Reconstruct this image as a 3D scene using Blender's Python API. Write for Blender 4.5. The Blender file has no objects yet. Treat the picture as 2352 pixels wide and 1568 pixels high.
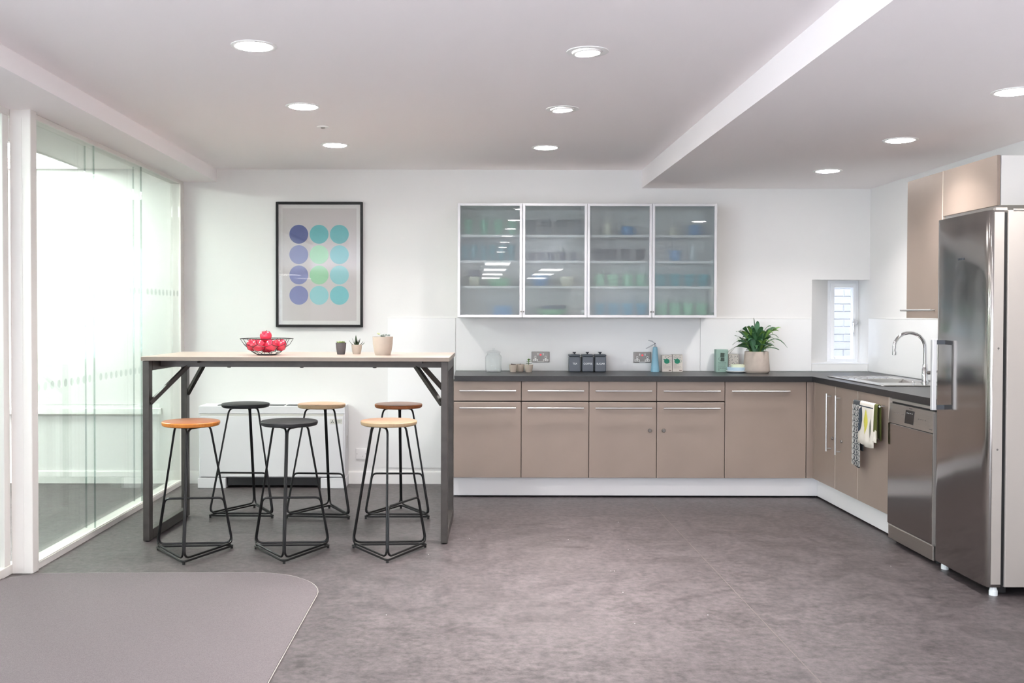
import bpy, bmesh, math, random
from mathutils import Vector, Matrix
random.seed(7)
S = bpy.context.scene
COL = S.collection
PI = math.pi

# ---------------------------------------------------------------- camera
cd = bpy.data.cameras.new('camera'); cam = bpy.data.objects.new('camera', cd); COL.objects.link(cam)
cd.sensor_width = 36; cd.lens = 2303/2352*36; cd.shift_x = (1176-1087)/2352; cd.shift_y = (761.2-784)/2352
cd.clip_start = .05; cd.clip_end = 100
cam.location = (0, 0, 1.365)
_T, _R = math.radians(1.0), math.radians(.12)
_d = Vector((0, math.cos(_T), -math.sin(_T))); _u = Vector((0, math.sin(_T), math.cos(_T))); _r = Vector((1, 0, 0))
_r2 = _r*math.cos(_R)+_u*math.sin(_R); _u2 = _u*math.cos(_R)-_r*math.sin(_R)
cam.rotation_euler = Matrix((( _r2.x, _u2.x, -_d.x), (_r2.y, _u2.y, -_d.y), (_r2.z, _u2.z, -_d.z))).to_euler()
S.camera = cam

# ---------------------------------------------------------------- world, exposure, light levels
w = bpy.data.worlds.new('world'); S.world = w; w.use_nodes = True
w.node_tree.nodes['Background'].inputs[0].default_value = (.88, .93, 1, 1)
w.node_tree.nodes['Background'].inputs[1].default_value = 14
S.view_settings.view_transform = 'Standard'; S.view_settings.look = 'None'
S.view_settings.exposure = 0.86; S.view_settings.gamma = 1; S.view_settings.use_curve_mapping = False
S.cycles.use_denoising = True
S.cycles.max_bounces = 10; S.cycles.diffuse_bounces = 7; S.cycles.glossy_bounces = 5
S.cycles.transparent_max_bounces = 24; S.cycles.transmission_bounces = 8
S.cycles.sample_clamp_indirect = 6; S.cycles.caustics_reflective = False; S.cycles.caustics_refractive = True
DOWN_E, GIMBAL_E, PANEL_E, GLASSROOM_E, SPOT_W, BEAM_W = 42, 60, 18, 36, 15, 5.6

# ---------------------------------------------------------------- materials
def lin(c):
    return tuple(((x/255)/12.92 if x/255 <= .04045 else ((x/255+.055)/1.055)**2.4) for x in c)+(1,)
MT = {}
def mat(name, rgb, rough=.5, metal=0, noise=0, nscale=20, bump=0, bscale=200, spec=.5, coat=0, stretch=None, rvar=0):
    m = bpy.data.materials.new(name); m.use_nodes = True; nt = m.node_tree; b = nt.nodes['Principled BSDF']
    c = lin(rgb); b.inputs['Base Color'].default_value = c; b.inputs['Roughness'].default_value = rough
    b.inputs['Metallic'].default_value = metal; b.inputs['Specular IOR Level'].default_value = spec
    b.inputs['Coat Weight'].default_value = coat; b.inputs['Coat Roughness'].default_value = .08
    tc = nt.nodes.new('ShaderNodeTexCoord'); mp = nt.nodes.new('ShaderNodeMapping')
    nt.links.new(tc.outputs['Object'], mp.inputs[0])
    if stretch: mp.inputs['Scale'].default_value = stretch
    if noise:
        n = nt.nodes.new('ShaderNodeTexNoise'); n.inputs['Scale'].default_value = nscale; n.inputs['Detail'].default_value = 6
        nt.links.new(mp.outputs[0], n.inputs['Vector'])
        mx = nt.nodes.new('ShaderNodeMix'); mx.data_type = 'RGBA'
        mx.inputs[6].default_value = tuple(x*(1-noise) for x in c[:3])+(1,); mx.inputs[7].default_value = tuple(min(1, x*(1+noise)) for x in c[:3])+(1,)
        cr = nt.nodes.new('ShaderNodeMapRange'); cr.inputs[1].default_value = .3; cr.inputs[2].default_value = .7
        nt.links.new(n.outputs[0], cr.inputs[0]); nt.links.new(cr.outputs[0], mx.inputs[0]); nt.links.new(mx.outputs[2], b.inputs['Base Color'])
        if rvar:
            r = nt.nodes.new('ShaderNodeMapRange'); r.inputs[3].default_value = rough-rvar; r.inputs[4].default_value = rough+rvar
            nt.links.new(n.outputs[0], r.inputs[0]); nt.links.new(r.outputs[0], b.inputs['Roughness'])
    if bump:
        n2 = nt.nodes.new('ShaderNodeTexNoise'); n2.inputs['Scale'].default_value = bscale; n2.inputs['Detail'].default_value = 3
        nt.links.new(mp.outputs[0], n2.inputs['Vector']); bp = nt.nodes.new('ShaderNodeBump'); bp.inputs['Strength'].default_value = bump; bp.inputs['Distance'].default_value = .002
        nt.links.new(n2.outputs[0], bp.inputs['Height']); nt.links.new(bp.outputs[0], b.inputs['Normal'])
    MT[name] = m; return m
def emit(name, rgb, e):
    m = bpy.data.materials.new(name); m.use_nodes = True; nt = m.node_tree; nt.nodes.clear()
    o = nt.nodes.new('ShaderNodeOutputMaterial'); em = nt.nodes.new('ShaderNodeEmission')
    em.inputs[0].default_value = lin(rgb); em.inputs[1].default_value = e; nt.links.new(em.outputs[0], o.inputs[0]); MT[name] = m; return m
def glass(name, rgb, ior=1.45, rough=0.0, frost=0, frost_rgb=(230, 235, 235), frost_rough=.25):
    """thin sheet: tinted clear transmission + Fresnel mirror, or frosted (rough transmission + milky body)"""
    m = bpy.data.materials.new(name); m.use_nodes = True; nt = m.node_tree; nt.nodes.clear()
    o = nt.nodes.new('ShaderNodeOutputMaterial'); g = nt.nodes.new('ShaderNodeBsdfGlossy'); g.inputs['Roughness'].default_value = rough
    lw = nt.nodes.new('ShaderNodeLayerWeight'); lw.inputs[0].default_value = .5; r0 = ((ior-1)/(ior+1))**2
    pw = nt.nodes.new('ShaderNodeMath'); pw.operation = 'POWER'; pw.inputs[1].default_value = 5; nt.links.new(lw.outputs['Facing'], pw.inputs[0])
    f = nt.nodes.new('ShaderNodeMath'); f.operation = 'MULTIPLY_ADD'; f.inputs[1].default_value = 1-r0; f.inputs[2].default_value = r0; nt.links.new(pw.outputs[0], f.inputs[0])
    mx = nt.nodes.new('ShaderNodeMixShader'); nt.links.new(f.outputs[0], mx.inputs[0]); nt.links.new(g.outputs[0], mx.inputs[2])
    if frost:
        t = nt.nodes.new('ShaderNodeBsdfRefraction'); t.inputs['IOR'].default_value = 1.022; t.inputs['Roughness'].default_value = frost_rough
        tr = nt.nodes.new('ShaderNodeBsdfTransparent'); tr.inputs[0].default_value = lin(rgb)
        tl = nt.nodes.new('ShaderNodeBsdfTranslucent'); tl.inputs[0].default_value = lin(frost_rgb)
        df = nt.nodes.new('ShaderNodeBsdfDiffuse'); df.inputs[0].default_value = lin(frost_rgb)
        m1 = nt.nodes.new('ShaderNodeMixShader'); m1.inputs[0].default_value = .45; nt.links.new(tl.outputs[0], m1.inputs[1]); nt.links.new(df.outputs[0], m1.inputs[2])
        m2 = nt.nodes.new('ShaderNodeMixShader'); m2.inputs[0].default_value = .05; nt.links.new(t.outputs[0], m2.inputs[1]); nt.links.new(tr.outputs[0], m2.inputs[2])
        m3 = nt.nodes.new('ShaderNodeMixShader'); m3.inputs[0].default_value = frost; nt.links.new(m2.outputs[0], m3.inputs[1]); nt.links.new(m1.outputs[0], m3.inputs[2])
        t.inputs[0].default_value = lin(rgb); nt.links.new(m3.outputs[0], mx.inputs[1])
    else:
        t = nt.nodes.new('ShaderNodeBsdfTransparent'); t.inputs[0].default_value = lin(rgb); nt.links.new(t.outputs[0], mx.inputs[1])
    nt.links.new(mx.outputs[0], o.inputs[0]); MT[name] = m; return m

mat('bounce_floor', (198, 197, 200), .5)  # pale tone for the added floor that bounces light upwards
mat('wall', (230, 229, 227), .75, bump=.05, bscale=90)
mat('ceiling', (252, 247, 247), .85)
mat('white_trim', (244, 243, 240), .35)
mat('white_gloss', (240, 240, 239), .12)
mat('plinth_white', (232, 230, 230), .22)
mat('frame_white', (228, 224, 219), .45)
mat('carpet', (106, 99, 101), .95, noise=.16, nscale=260, bump=.9, bscale=420, spec=.1)
mat('edging', (178, 172, 168), .35, metal=.3)
mat('seam', (104, 96, 92), .5)
mat('laminate', (156, 140, 129), .45, metal=.2, noise=.04, nscale=3)
mat('laminate_edge', (205, 192, 180), .4)
mat('carcass', (230, 228, 224), .5)
mat('gap', (46, 34, 30), .8)
mat('worktop', (34, 34, 35), .36, noise=.18, nscale=60)
mat('alu', (206, 205, 205), .3, metal=.75)
mat('alu_frame', (214, 214, 215), .38, metal=.35)
mat('steel', (166, 162, 158), .13, metal=1, stretch=(60, 60, 1), bump=.02, bscale=6)
mat('steel_satin', (176, 170, 163), .32, metal=.9, stretch=(1, 1, 60), noise=.04, nscale=6)
mat('steel_sink', (205, 203, 200), .2, metal=1)
mat('silver_paint', (172, 165, 158), .42, metal=.25)
mat('chrome', (225, 225, 228), .06, metal=1)
mat('black_plastic', (28, 28, 29), .35)
mat('rubber', (22, 22, 22), .7)
mat('table_steel', (66, 62, 59), .42, metal=.4, noise=.2, nscale=14, rvar=.1)
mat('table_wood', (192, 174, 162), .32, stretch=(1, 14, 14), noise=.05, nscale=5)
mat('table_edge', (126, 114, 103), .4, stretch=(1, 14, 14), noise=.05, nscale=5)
mat('rod_black', (9, 9, 10), .36, spec=.35)
mat('seat_black', (33, 33, 35), .5, noise=.1, nscale=40)
mat('seat_orange', (190, 118, 50), .35, stretch=(2, 22, 2), noise=.18, nscale=6)
mat('seat_orange_top', (168, 112, 82), .35, stretch=(2, 22, 2), noise=.1, nscale=6)
mat('seat_brown', (150, 88, 48), .38, stretch=(2, 22, 2), noise=.18, nscale=6)
mat('seat_brown_top', (124, 92, 78), .38, stretch=(2, 22, 2), noise=.12, nscale=6)
mat('seat_birch', (172, 148, 116), .45, stretch=(2, 22, 2), noise=.08, nscale=6)
mat('seat_birch_top', (180, 142, 115), .42, stretch=(2, 22, 2), noise=.06, nscale=6)
mat('seat_tan', (190, 162, 126), .45, stretch=(2, 22, 2), noise=.08, nscale=6)
mat('seat_tan_top', (208, 170, 140), .42, stretch=(2, 22, 2), noise=.06, nscale=6)
mat('frame_black', (16, 15, 16), .45, spec=.3)
mat('paper_white', (226, 225, 222), .7)
mat('print_grey', (203, 198, 197), .7)
for k, c in dict(indigo=(70, 84, 140), violet=(118, 126, 176), teal=(92, 178, 182), aqua=(140, 202, 206), aqua_deep=(116, 192, 198), mint=(152, 210, 168)).items(): mat(k, c, .7)
mat('wire', (30, 26, 28), .4, metal=.5)
mat('apple', (206, 48, 74), .16, noise=.35, nscale=9, coat=.6)
mat('apple_stem', (96, 66, 40), .7)
mat('pot_dark', (84, 80, 82), .7)
mat('pot_stone', (180, 168, 155), .75, noise=.05, nscale=18)
mat('pot_concrete', (172, 160, 150), .8, noise=.06, nscale=22)
mat('soil', (60, 46, 38), .9)
mat('succulent', (132, 150, 84), .5)
mat('succulent_grey', (160, 170, 162), .55)
mat('succulent_pale', (205, 212, 150), .5)
mat('succulent_dark', (78, 66, 64), .6)
mat('aloe', (52, 70, 44), .45, noise=.3, nscale=30)
mat('leaf', (58, 98, 62), .38, noise=.3, nscale=14)
mat('leaf_light', (104, 142, 66), .4, noise=.25, nscale=14)
mat('leaf_dusty', (86, 126, 96), .4, noise=.2, nscale=14)
mat('canister', (88, 94, 102), .45)
mat('canister_dark', (66, 70, 76), .4)
mat('letter', (228, 230, 232), .6)
mat('fan_blue', (138, 184, 204), .45)
mat('carton_green', (146, 174, 162), .6)
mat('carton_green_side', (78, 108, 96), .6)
mat('carton_cream', (226, 218, 208), .65)
mat('carton_side', (172, 160, 150), .65)
mat('ink_green', (38, 140, 110), .6)
mat('ink_dark', (58, 74, 66), .6)
mat('ink_grey', (166, 156, 148), .6)
mat('ink_brown', (96, 72, 60), .6)
mat('dish_cream', (224, 228, 202), .3)
mat('dish_blue', (190, 212, 228), .3)
mat('dish_white', (232, 236, 236), .25)
mat('socket_metal', (146, 143, 140), .42, metal=.4)
mat('socket_white', (236, 234, 232), .4)
mat('hole', (40, 40, 42), .6)
mat('neon_off', (240, 236, 234), .4)
emit('neon_red', (255, 50, 60), 1.6)
mat('pvc', (238, 239, 241), .35)
mat('brick', (206, 207, 212), .8, noise=.05, nscale=9, bump=.3, bscale=60)
mat('mortar', (232, 234, 238), .9); mat('sky_blocker', (150, 146, 144), .9)  # second one is for the unseen sky blockers round the alley
mat('towel_dark', (66, 70, 74), .9, bump=.3, bscale=600)
mat('towel_line', (214, 212, 206), .9)
mat('towel_cream', (230, 222, 210), .9, bump=.3, bscale=600)
mat('towel_navy', (58, 68, 80), .9)
mat('towel_yellow', (206, 198, 84), .9)
mat('towel_olive', (86, 90, 34), .9)
mat('towel_grey', (120, 120, 106), .9)
mat('towel_orange', (200, 136, 92), .9)
mat('ac_white', (222, 221, 223), .35)
mat('sticker', (206, 204, 198), .5)
mat('display', (26, 27, 28), .12)
mat('screw', (120, 116, 112), .4, metal=.6)
for k, c in dict(cup_mint=(140, 196, 166), cup_teal=(0, 120, 132), cup_grey=(78, 84, 86), cup_dark=(6, 12, 20), cup_blue=(80, 138, 188), cup_skyblue=(40, 150, 186), cup_cream=(226, 222, 200), cup_aqua=(8, 146, 158), cup_green=(134, 192, 152), cup_navy=(40, 56, 84), cup_pale=(196, 204, 206)).items(): mat(k, c, .35)
glass('pane', (249, 252, 250)); glass('pane_edge', (205, 222, 215)); glass('joint', (222, 228, 226)); glass('picture_glass', (252, 252, 252), 1.5)
glass('jar_glass', (253, 254, 254), 1.35); glass('window_glass', (246, 249, 252)); glass('thin_plastic', (232, 232, 234), 1.4)
glass('frosted', (240, 248, 249), 1.5, frost=.27, frost_rgb=(214, 222, 228), frost_rough=.3)
glass('dot_film', (246, 248, 247), 1.2)
emit('lamp', (255, 251, 249), DOWN_E); emit('lamp_gimbal', (255, 250, 248), GIMBAL_E)
emit('panel_lamp', (255, 251, 249), PANEL_E); emit('panel_glassroom', (250, 255, 252), GLASSROOM_E)

# vinyl floor: mottled in two scales with a satin sheen
def floor_material():
    m = mat('vinyl', (101, 92, 90), .42); nt = m.node_tree; b = nt.nodes['Principled BSDF']; L = nt.links
    tc = nt.nodes.new('ShaderNodeTexCoord')
    n1 = nt.nodes.new('ShaderNodeTexNoise'); n1.inputs['Scale'].default_value = 5.5; n1.inputs['Detail'].default_value = 9; n1.inputs['Roughness'].default_value = .68
    n2 = nt.nodes.new('ShaderNodeTexNoise'); n2.inputs['Scale'].default_value = 26; n2.inputs['Detail'].default_value = 8; n2.inputs['Roughness'].default_value = .75
    L.new(tc.outputs['Object'], n1.inputs['Vector']); L.new(tc.outputs['Object'], n2.inputs['Vector'])
    ad = nt.nodes.new('ShaderNodeMath'); ad.operation = 'MULTIPLY_ADD'; ad.inputs[1].default_value = .6; L.new(n1.outputs[0], ad.inputs[0])
    hf = nt.nodes.new('ShaderNodeMath'); hf.operation = 'MULTIPLY'; hf.inputs[1].default_value = 1.4; L.new(n2.outputs[0], hf.inputs[0]); L.new(hf.outputs[0], ad.inputs[2])
    mr = nt.nodes.new('ShaderNodeMapRange'); mr.inputs[1].default_value = .8; mr.inputs[2].default_value = 1.2; L.new(ad.outputs[0], mr.inputs[0])
    mx = nt.nodes.new('ShaderNodeMix'); mx.data_type = 'RGBA'; mx.inputs[6].default_value = lin((54, 49, 50)); mx.inputs[7].default_value = lin((94, 86, 87))
    L.new(mr.outputs[0], mx.inputs[0]); L.new(mx.outputs[2], b.inputs['Base Color'])
    r = nt.nodes.new('ShaderNodeMapRange'); r.inputs[1].default_value = .3; r.inputs[2].default_value = .7; r.inputs[3].default_value = .36; r.inputs[4].default_value = .5
    L.new(n1.outputs[0], r.inputs[0]); L.new(r.outputs[0], b.inputs['Roughness'])
floor_material()

# ---------------------------------------------------------------- mesh helpers
def origin(o):
    v = Vector((0, 0, 0))
    while o is not None: v = v+o.location; o = o.parent
    return v
class M:
    def __init__(s): s.v = []; s.f = []
    def add(s, vs, fs):
        n = len(s.v); s.v += [tuple(v) for v in vs]; s.f += [tuple(i+n for i in f) for f in fs]; return s
    def box(s, x0, x1, y0, y1, z0, z1):
        if x0 > x1: x0, x1 = x1, x0
        if y0 > y1: y0, y1 = y1, y0
        if z0 > z1: z0, z1 = z1, z0
        return s.add([(x0, y0, z0), (x1, y0, z0), (x1, y1, z0), (x0, y1, z0), (x0, y0, z1), (x1, y0, z1), (x1, y1, z1), (x0, y1, z1)],
                     [(0, 3, 2, 1), (4, 5, 6, 7), (0, 1, 5, 4), (1, 2, 6, 5), (2, 3, 7, 6), (3, 0, 4, 7)])
    def prism(s, poly, z0, z1, axis='z'):
        n = len(poly)
        def p(a, b, c): return {'z': (a, b, c), 'y': (a, c, b), 'x': (c, a, b)}[axis]
        vs = [p(a, b, z0) for a, b in poly]+[p(a, b, z1) for a, b in poly]
        return s.add(vs, [tuple(range(n))[::-1], tuple(range(n, 2*n))]+[(i, (i+1) % n, (i+1) % n+n, i+n) for i in range(n)])
    def bar(s, a, b, wx, wy, up=(0, 0, 1)):
        a, b = Vector(a), Vector(b); d = (b-a).normalized(); u = Vector(up)
        if abs(d.dot(u)) > .95: u = Vector((0, 1, 0))
        e = d.cross(u).normalized(); g = e.cross(d)
        q = [e*(-wx/2)+g*(-wy/2), e*(wx/2)+g*(-wy/2), e*(wx/2)+g*(wy/2), e*(-wx/2)+g*(wy/2)]
        return s.add([a+k for k in q]+[b+k for k in q], [(0, 1, 2, 3)[::-1], (4, 5, 6, 7), (0, 1, 5, 4), (1, 2, 6, 5), (2, 3, 7, 6), (3, 0, 4, 7)])
    def tube(s, pts, r, seg=8, closed=False, rounding=0, steps=5):
        P = [Vector(p) for p in pts]
        if rounding:
            Q = []; n = len(P)
            for i, p in enumerate(P):
                if not closed and i in (0, n-1): Q.append(p); continue
                a, b = P[i-1], P[(i+1) % n]; rr = rounding[i] if isinstance(rounding, (list, tuple)) else rounding
                ra = min(rr, (a-p).length*.48); rb = min(rr, (b-p).length*.48)
                p0, p1 = p+(a-p).normalized()*ra, p+(b-p).normalized()*rb
                for k in range(steps+1):
                    t = k/steps; Q.append(p0*(1-t)**2+p*2*t*(1-t)+p1*t*t)
            P = Q
        n = len(P); rings = []; prev = None
        for i in range(n):
            if closed: t = (P[(i+1) % n]-P[i-1])
            else: t = P[min(i+1, n-1)]-P[max(i-1, 0)]
            t.normalize()
            if prev is None:
                u = Vector((0, 0, 1)) if abs(t.z) < .9 else Vector((1, 0, 0)); u = (u-t*u.dot(t)).normalized()
            else:
                u = prev-t*prev.dot(t); u = u.normalized() if u.length > 1e-6 else prev
            prev = u; v = t.cross(u); rr = r[i] if isinstance(r, (list, tuple)) else r
            rings.append([P[i]+(u*math.cos(2*PI*k/seg)+v*math.sin(2*PI*k/seg))*rr for k in range(seg)])
        vs = [q for ring in rings for q in ring]; fs = []
        off = 0
        if closed:
            best = min(range(seg), key=lambda k: (rings[-1][0]-rings[0][k]).length); off = best
        for i in range(n-1 if not closed else n):
            j = (i+1) % n; o = off if (closed and j == 0) else 0
            for k in range(seg): fs.append((i*seg+k, i*seg+(k+1) % seg, j*seg+(k+1+o) % seg, j*seg+(k+o) % seg))
        if not closed: fs += [tuple(range(seg))[::-1], tuple(range((n-1)*seg, n*seg))]
        return s.add(vs, fs)
    def lathe(s, prof, c=(0, 0, 0), seg=32, axis='z'):
        vs, fs = [], []; n = len(prof)
        for i in range(seg):
            a = 2*PI*i/seg
            for r, z in prof:
                x, y = r*math.cos(a), r*math.sin(a)
                if axis == 'z': vs.append((c[0]+x, c[1]+y, c[2]+z))
                elif axis == 'y': vs.append((c[0]+x, c[1]+z, c[2]+y))
                else: vs.append((c[0]+z, c[1]+x, c[2]+y))
        for i in range(seg):
            j = (i+1) % seg
            for k in range(n-1): fs.append((i*n+k, j*n+k, j*n+k+1, i*n+k+1))
        return s.add(vs, fs)
    def cyl(s, c, r, h, seg=24, axis='z'): return s.lathe([(0, 0), (r, 0), (r, h), (0, h)], c, seg, axis)
    def ball(s, c, r, sx=1, sy=1, sz=1, seg=12, rings=8):
        vs, fs = [], []
        for i in range(rings+1):
            a = PI*i/rings
            for k in range(seg):
                b = 2*PI*k/seg; vs.append((c[0]+r*sx*math.sin(a)*math.cos(b), c[1]+r*sy*math.sin(a)*math.sin(b), c[2]+r*sz*math.cos(a)))
        for i in range(rings):
            for k in range(seg): fs.append((i*seg+k, i*seg+(k+1) % seg, (i+1)*seg+(k+1) % seg, (i+1)*seg+k))
        return s.add(vs, fs)
    def blob(s, pts, y, d):   # flat decal polygon on a plane facing -Y
        return s.prism(pts, y-d, y, 'y')
    def build(s, name, m, parent=None, smooth=False, bevel=0, seg=2, kind=None):
        o0 = origin(parent) if parent is not None else Vector((0, 0, 0))
        me = bpy.data.meshes.new(name); me.from_pydata([tuple(Vector(v)-o0) for v in s.v], [], s.f)
        bm = bmesh.new(); bm.from_mesh(me)
        bmesh.ops.remove_doubles(bm, verts=bm.verts, dist=1e-6)
        bmesh.ops.dissolve_degenerate(bm, dist=1e-6, edges=bm.edges)
        bmesh.ops.recalc_face_normals(bm, faces=bm.faces)
        if bevel:
            ed = [e for e in bm.edges if len(e.link_faces) == 2 and e.calc_face_angle(0) > .6]
            bmesh.ops.bevel(bm, geom=ed, offset=bevel, segments=seg, profile=.5, affect='EDGES', clamp_overlap=True)
        if smooth:
            for f in bm.faces: f.smooth = True
            for e in bm.edges:
                if len(e.link_faces) == 2 and e.calc_face_angle(0) > .7: e.smooth = False
        bm.to_mesh(me); bm.free()
        me.materials.append(MT[m] if isinstance(m, str) else m)
        ob = bpy.data.objects.new(name, me); COL.objects.link(ob)
        if parent is not None: ob.parent = parent
        if kind: ob['kind'] = kind
        return ob
def thing(name, label, cat, loc=(0, 0, 0), group=None):
    o = bpy.data.objects.new(name, None); COL.objects.link(o); o.location = loc; o.empty_display_size = .05
    o['label'] = label; o['category'] = cat
    if group: o['group'] = group
    return o
def tag(o, label, cat, group=None):
    o['label'] = label; o['category'] = cat
    if group: o['group'] = group
    return o
def rebase(o):   # put a mesh thing's origin at its base
    bb = [Vector(v.co) for v in o.data.vertices]; c = Vector(((min(v.x for v in bb)+max(v.x for v in bb))/2, (min(v.y for v in bb)+max(v.y for v in bb))/2, min(v.z for v in bb)))
    o.data.transform(Matrix.Translation(-c)); o.location = o.location+c; return o
def struct(name, mesh, m, parent=None, **k):
    o = mesh.build(name, m, parent, **k)
    if parent is None: o['kind'] = 'structure'
    return o
def copy_tree(o, parent=None):
    c = o.copy(); COL.objects.link(c)
    if parent is not None: c.parent = parent
    for ch in list(o.children): copy_tree(ch, c)
    return c
def text(name, body, size, loc, rot, m, parent, depth=.0004, width=None, align='CENTER'):
    cu = bpy.data.curves.new(name, 'FONT'); cu.body = body; cu.size = size; cu.align_x = align; cu.align_y = 'CENTER'; cu.extrude = depth; cu.resolution_u = 3
    t = bpy.data.objects.new('tmp', cu); COL.objects.link(t)
    dg = bpy.context.evaluated_depsgraph_get(); dg.update()
    me = bpy.data.meshes.new_from_object(t.evaluated_get(dg)); me.name = name
    bpy.data.objects.remove(t); bpy.data.curves.remove(cu)
    o = bpy.data.objects.new(name, me); COL.objects.link(o); me.materials.clear(); me.materials.append(MT[m])
    if width:
        xs = [v.co.x for v in me.vertices]; f = width/(max(xs)-min(xs)); me.transform(Matrix.Diagonal((f, 1, 1, 1)))
    me.transform(Matrix.LocRotScale(Vector(loc)-(origin(parent) if parent else Vector((0, 0, 0))), __import__('mathutils').Euler(rot), None))
    if parent: o.parent = parent
    return o
ORD = ['leftmost', 'second from the left', 'third from the left', 'fourth from the left', 'fifth from the left', 'sixth from the left']
def place(i, n): return 'rightmost' if i == n-1 else ORD[i]

# ---------------------------------------------------------------- room shell
W = 8.05            # back wall plane
XR, XL, YF = 3.18, -4.7, -20.0
CZ = 2.52
struct('floor', M().box(XL-.2, XR+.3, YF-.2, W+.3, -.1, 0), 'vinyl')
fl = bpy.data.objects['floor']
SPECKS = [(-.021, 6.082), (-.252, 5.671), (-.392, 4.524), (.902, 5.797), (.735, 5.312), (.753, 5.31), (.738, 4.903), (.716, 4.404), (.955, 6.564), (.578, 6.052), (1.069, 4.534), (2.272, 5.426)]
M().box(1.292, 1.2955, 2.5, 7.46, 0, .0006).build('seam', 'seam', fl)
sp = M()
for x, y in SPECKS: sp.box(x-.0013, x+.0013, y-.003, y+.003, 0, .001)
sp.build('dust_specks', 'paper_white', fl, kind='stuff')
wx0, wx1, wz0, wz1 = 2.717, XR, .973, 1.647
wb = M().box(XL-.2, wx0, W, W+.3, 0, 2.9).box(wx0, wx1, W, W+.3, 0, wz0).box(wx0, wx1, W, W+.3, wz1, 2.9).box(wx1, XR+.3, W, W+.3, 0, 2.9)
wb.prism([(wx0, W), (wx0, W+.3), (2.93, W+.3), (2.93, W+.24)], wz0, wz1)
struct('wall_back', wb, 'wall')
# right wall solid; left wall with wide out-of-view windows added for daylight fill
FILL_WINS = [(.6, -2.4), (-3.0, -6.0), (-6.6, -9.6)]
def side_wall(x0, x1):
    m = M().box(x0, x1, FILL_WINS[0][0], W, 0, 2.9).box(x0, x1, YF, FILL_WINS[-1][1], 0, 2.9)
    for i, (a, b) in enumerate(FILL_WINS):
        m.box(x0, x1, a, b, 0, .75).box(x0, x1, a, b, 2.36, 2.9)
        if i < 2: m.box(x0, x1, b, FILL_WINS[i+1][0], 0, 2.9)
    return m
struct('wall_right', M().box(XR, XR+.25, YF, W, 0, 2.9), 'wall')
struct('wall_left', side_wall(XL-.2, XL), 'wall')
for x, rz in ((XL-.1, -1),):
    for a, b in FILL_WINS:
        wn = bpy.data.objects.new('window_%d' % (2+FILL_WINS.index((a, b))), None); COL.objects.link(wn); wn.location = (x, (a+b)/2, .75); wn['kind'] = 'structure'  # made-up window, lets sky light in to brighten ceiling and walls
        f_ = M()
        for y in (a-.02, (a+b)/2, b+.02): f_.box(x-.03, x+.03, y-.025, y+.025, .75, 2.36)
        for z in (.775, 2.335): f_.box(x-.03, x+.03, b, a, z-.025, z+.025)
        f_.build('frame', 'frame_white', wn)
        M().box(x-.003, x+.003, b, a, .78, 2.33).build('pane', 'window_glass', wn)
        ld = bpy.data.lights.new('daylight_portal', 'AREA'); ld.shape = 'RECTANGLE'; ld.size = a-b; ld.size_y = 1.55; ld.cycles.is_portal = True
        lo = bpy.data.objects.new('daylight_portal', ld); COL.objects.link(lo); lo.location = (x+rz*.05, (a+b)/2, 1.555); lo.rotation_euler = (PI/2, 0, PI/2 if rz > 0 else -PI/2)
struct('wall_front', M().box(XL-.2, XR+.25, YF-.2, YF, 0, 2.9), 'wall')
struct('ceiling', M().box(XL-.2, XR+.25, YF-.2, W+.3, CZ, CZ+.3), 'ceiling')
struct('floor_bounce', M().box(XL, XR, YF, 1.55, .0, .012), 'bounce_floor')  # unseen pale floor added to bounce light up to the ceiling
# lower ceiling slab over the right run, its side face leaning a little, and the dropped beam over the glass partition
struct('trim_1', M().prism([(1.345, CZ), (1.345, 2.374), (XR, 2.374), (XR, CZ)], -6, W, 'y'), 'ceiling')
bm_ = M(); bm_.add([(-2.0, 0, CZ), (-2.0, 0, 2.43), (-2.46, 0, 2.43), (-2.46, 0, CZ), (-2.056, W, CZ), (-2.056, W, 2.418), (-2.46, W, 2.418), (-2.46, W, CZ)],
         [(0, 1, 2, 3), (4, 7, 6, 5), (0, 4, 5, 1), (1, 5, 6, 2), (2, 6, 7, 3), (3, 7, 4, 0)])
struct('trim_2', bm_, 'ceiling')
bb = M().box(XL, -2.46, W-.014, W, 0, .1).box(XL, -2.46, W-.02, W-.014, 0, .094)
struct('baseboard_left', bb, 'white_trim')
bb = M().box(-2.3, -.135, W-.014, W, 0, .1).box(-2.3, -.135, W-.018, W-.014, 0, .094)
struct('baseboard_back', bb, 'white_trim')
# cable trunking on the wall of the glazed room
t = thing('cable_trunking', 'long white cable trunking along the wall seen through the glass partition', 'trunking', (-3.5, W, .56))
M().box(XL, -2.5, W-.03, W, .553, .606).build('channel', 'white_trim', t, bevel=.003)
M().box(XL, -2.5, W-.036, W-.03, .556, .603).build('cover', 'white_trim', t, bevel=.002)

# carpet with a rounded corner and a pale edging strip
def carpet_outline(grow=0.0):
    r = .42; cx, cy = -.757-r, 5.245-r; pts = [(-2.30, 5.215+grow), (-1.9, 5.235+grow)]
    for k in range(13):
        a = PI/2-PI/2*k/12; pts.append((cx+(r+grow)*math.cos(a), cy+(r+grow)*math.sin(a)+.008))
    pts += [(-.757+grow, 1.56), (-2.42, 1.56), (-2.42, 5.1), (-2.30, 5.21)]
    return pts
cp = thing('carpet', 'grey cut-pile carpet with a rounded corner let into the dark vinyl floor', 'carpet', (-1.5, 3, 0))
M().prism(carpet_outline(), 0, .006).build('pile', 'carpet', cp)
edge = [(p[0], p[1], .003) for p in carpet_outline(.003)[:16]]
M().tube(edge, .0026, 6).build('edging_strip', 'edging', cp)

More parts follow.
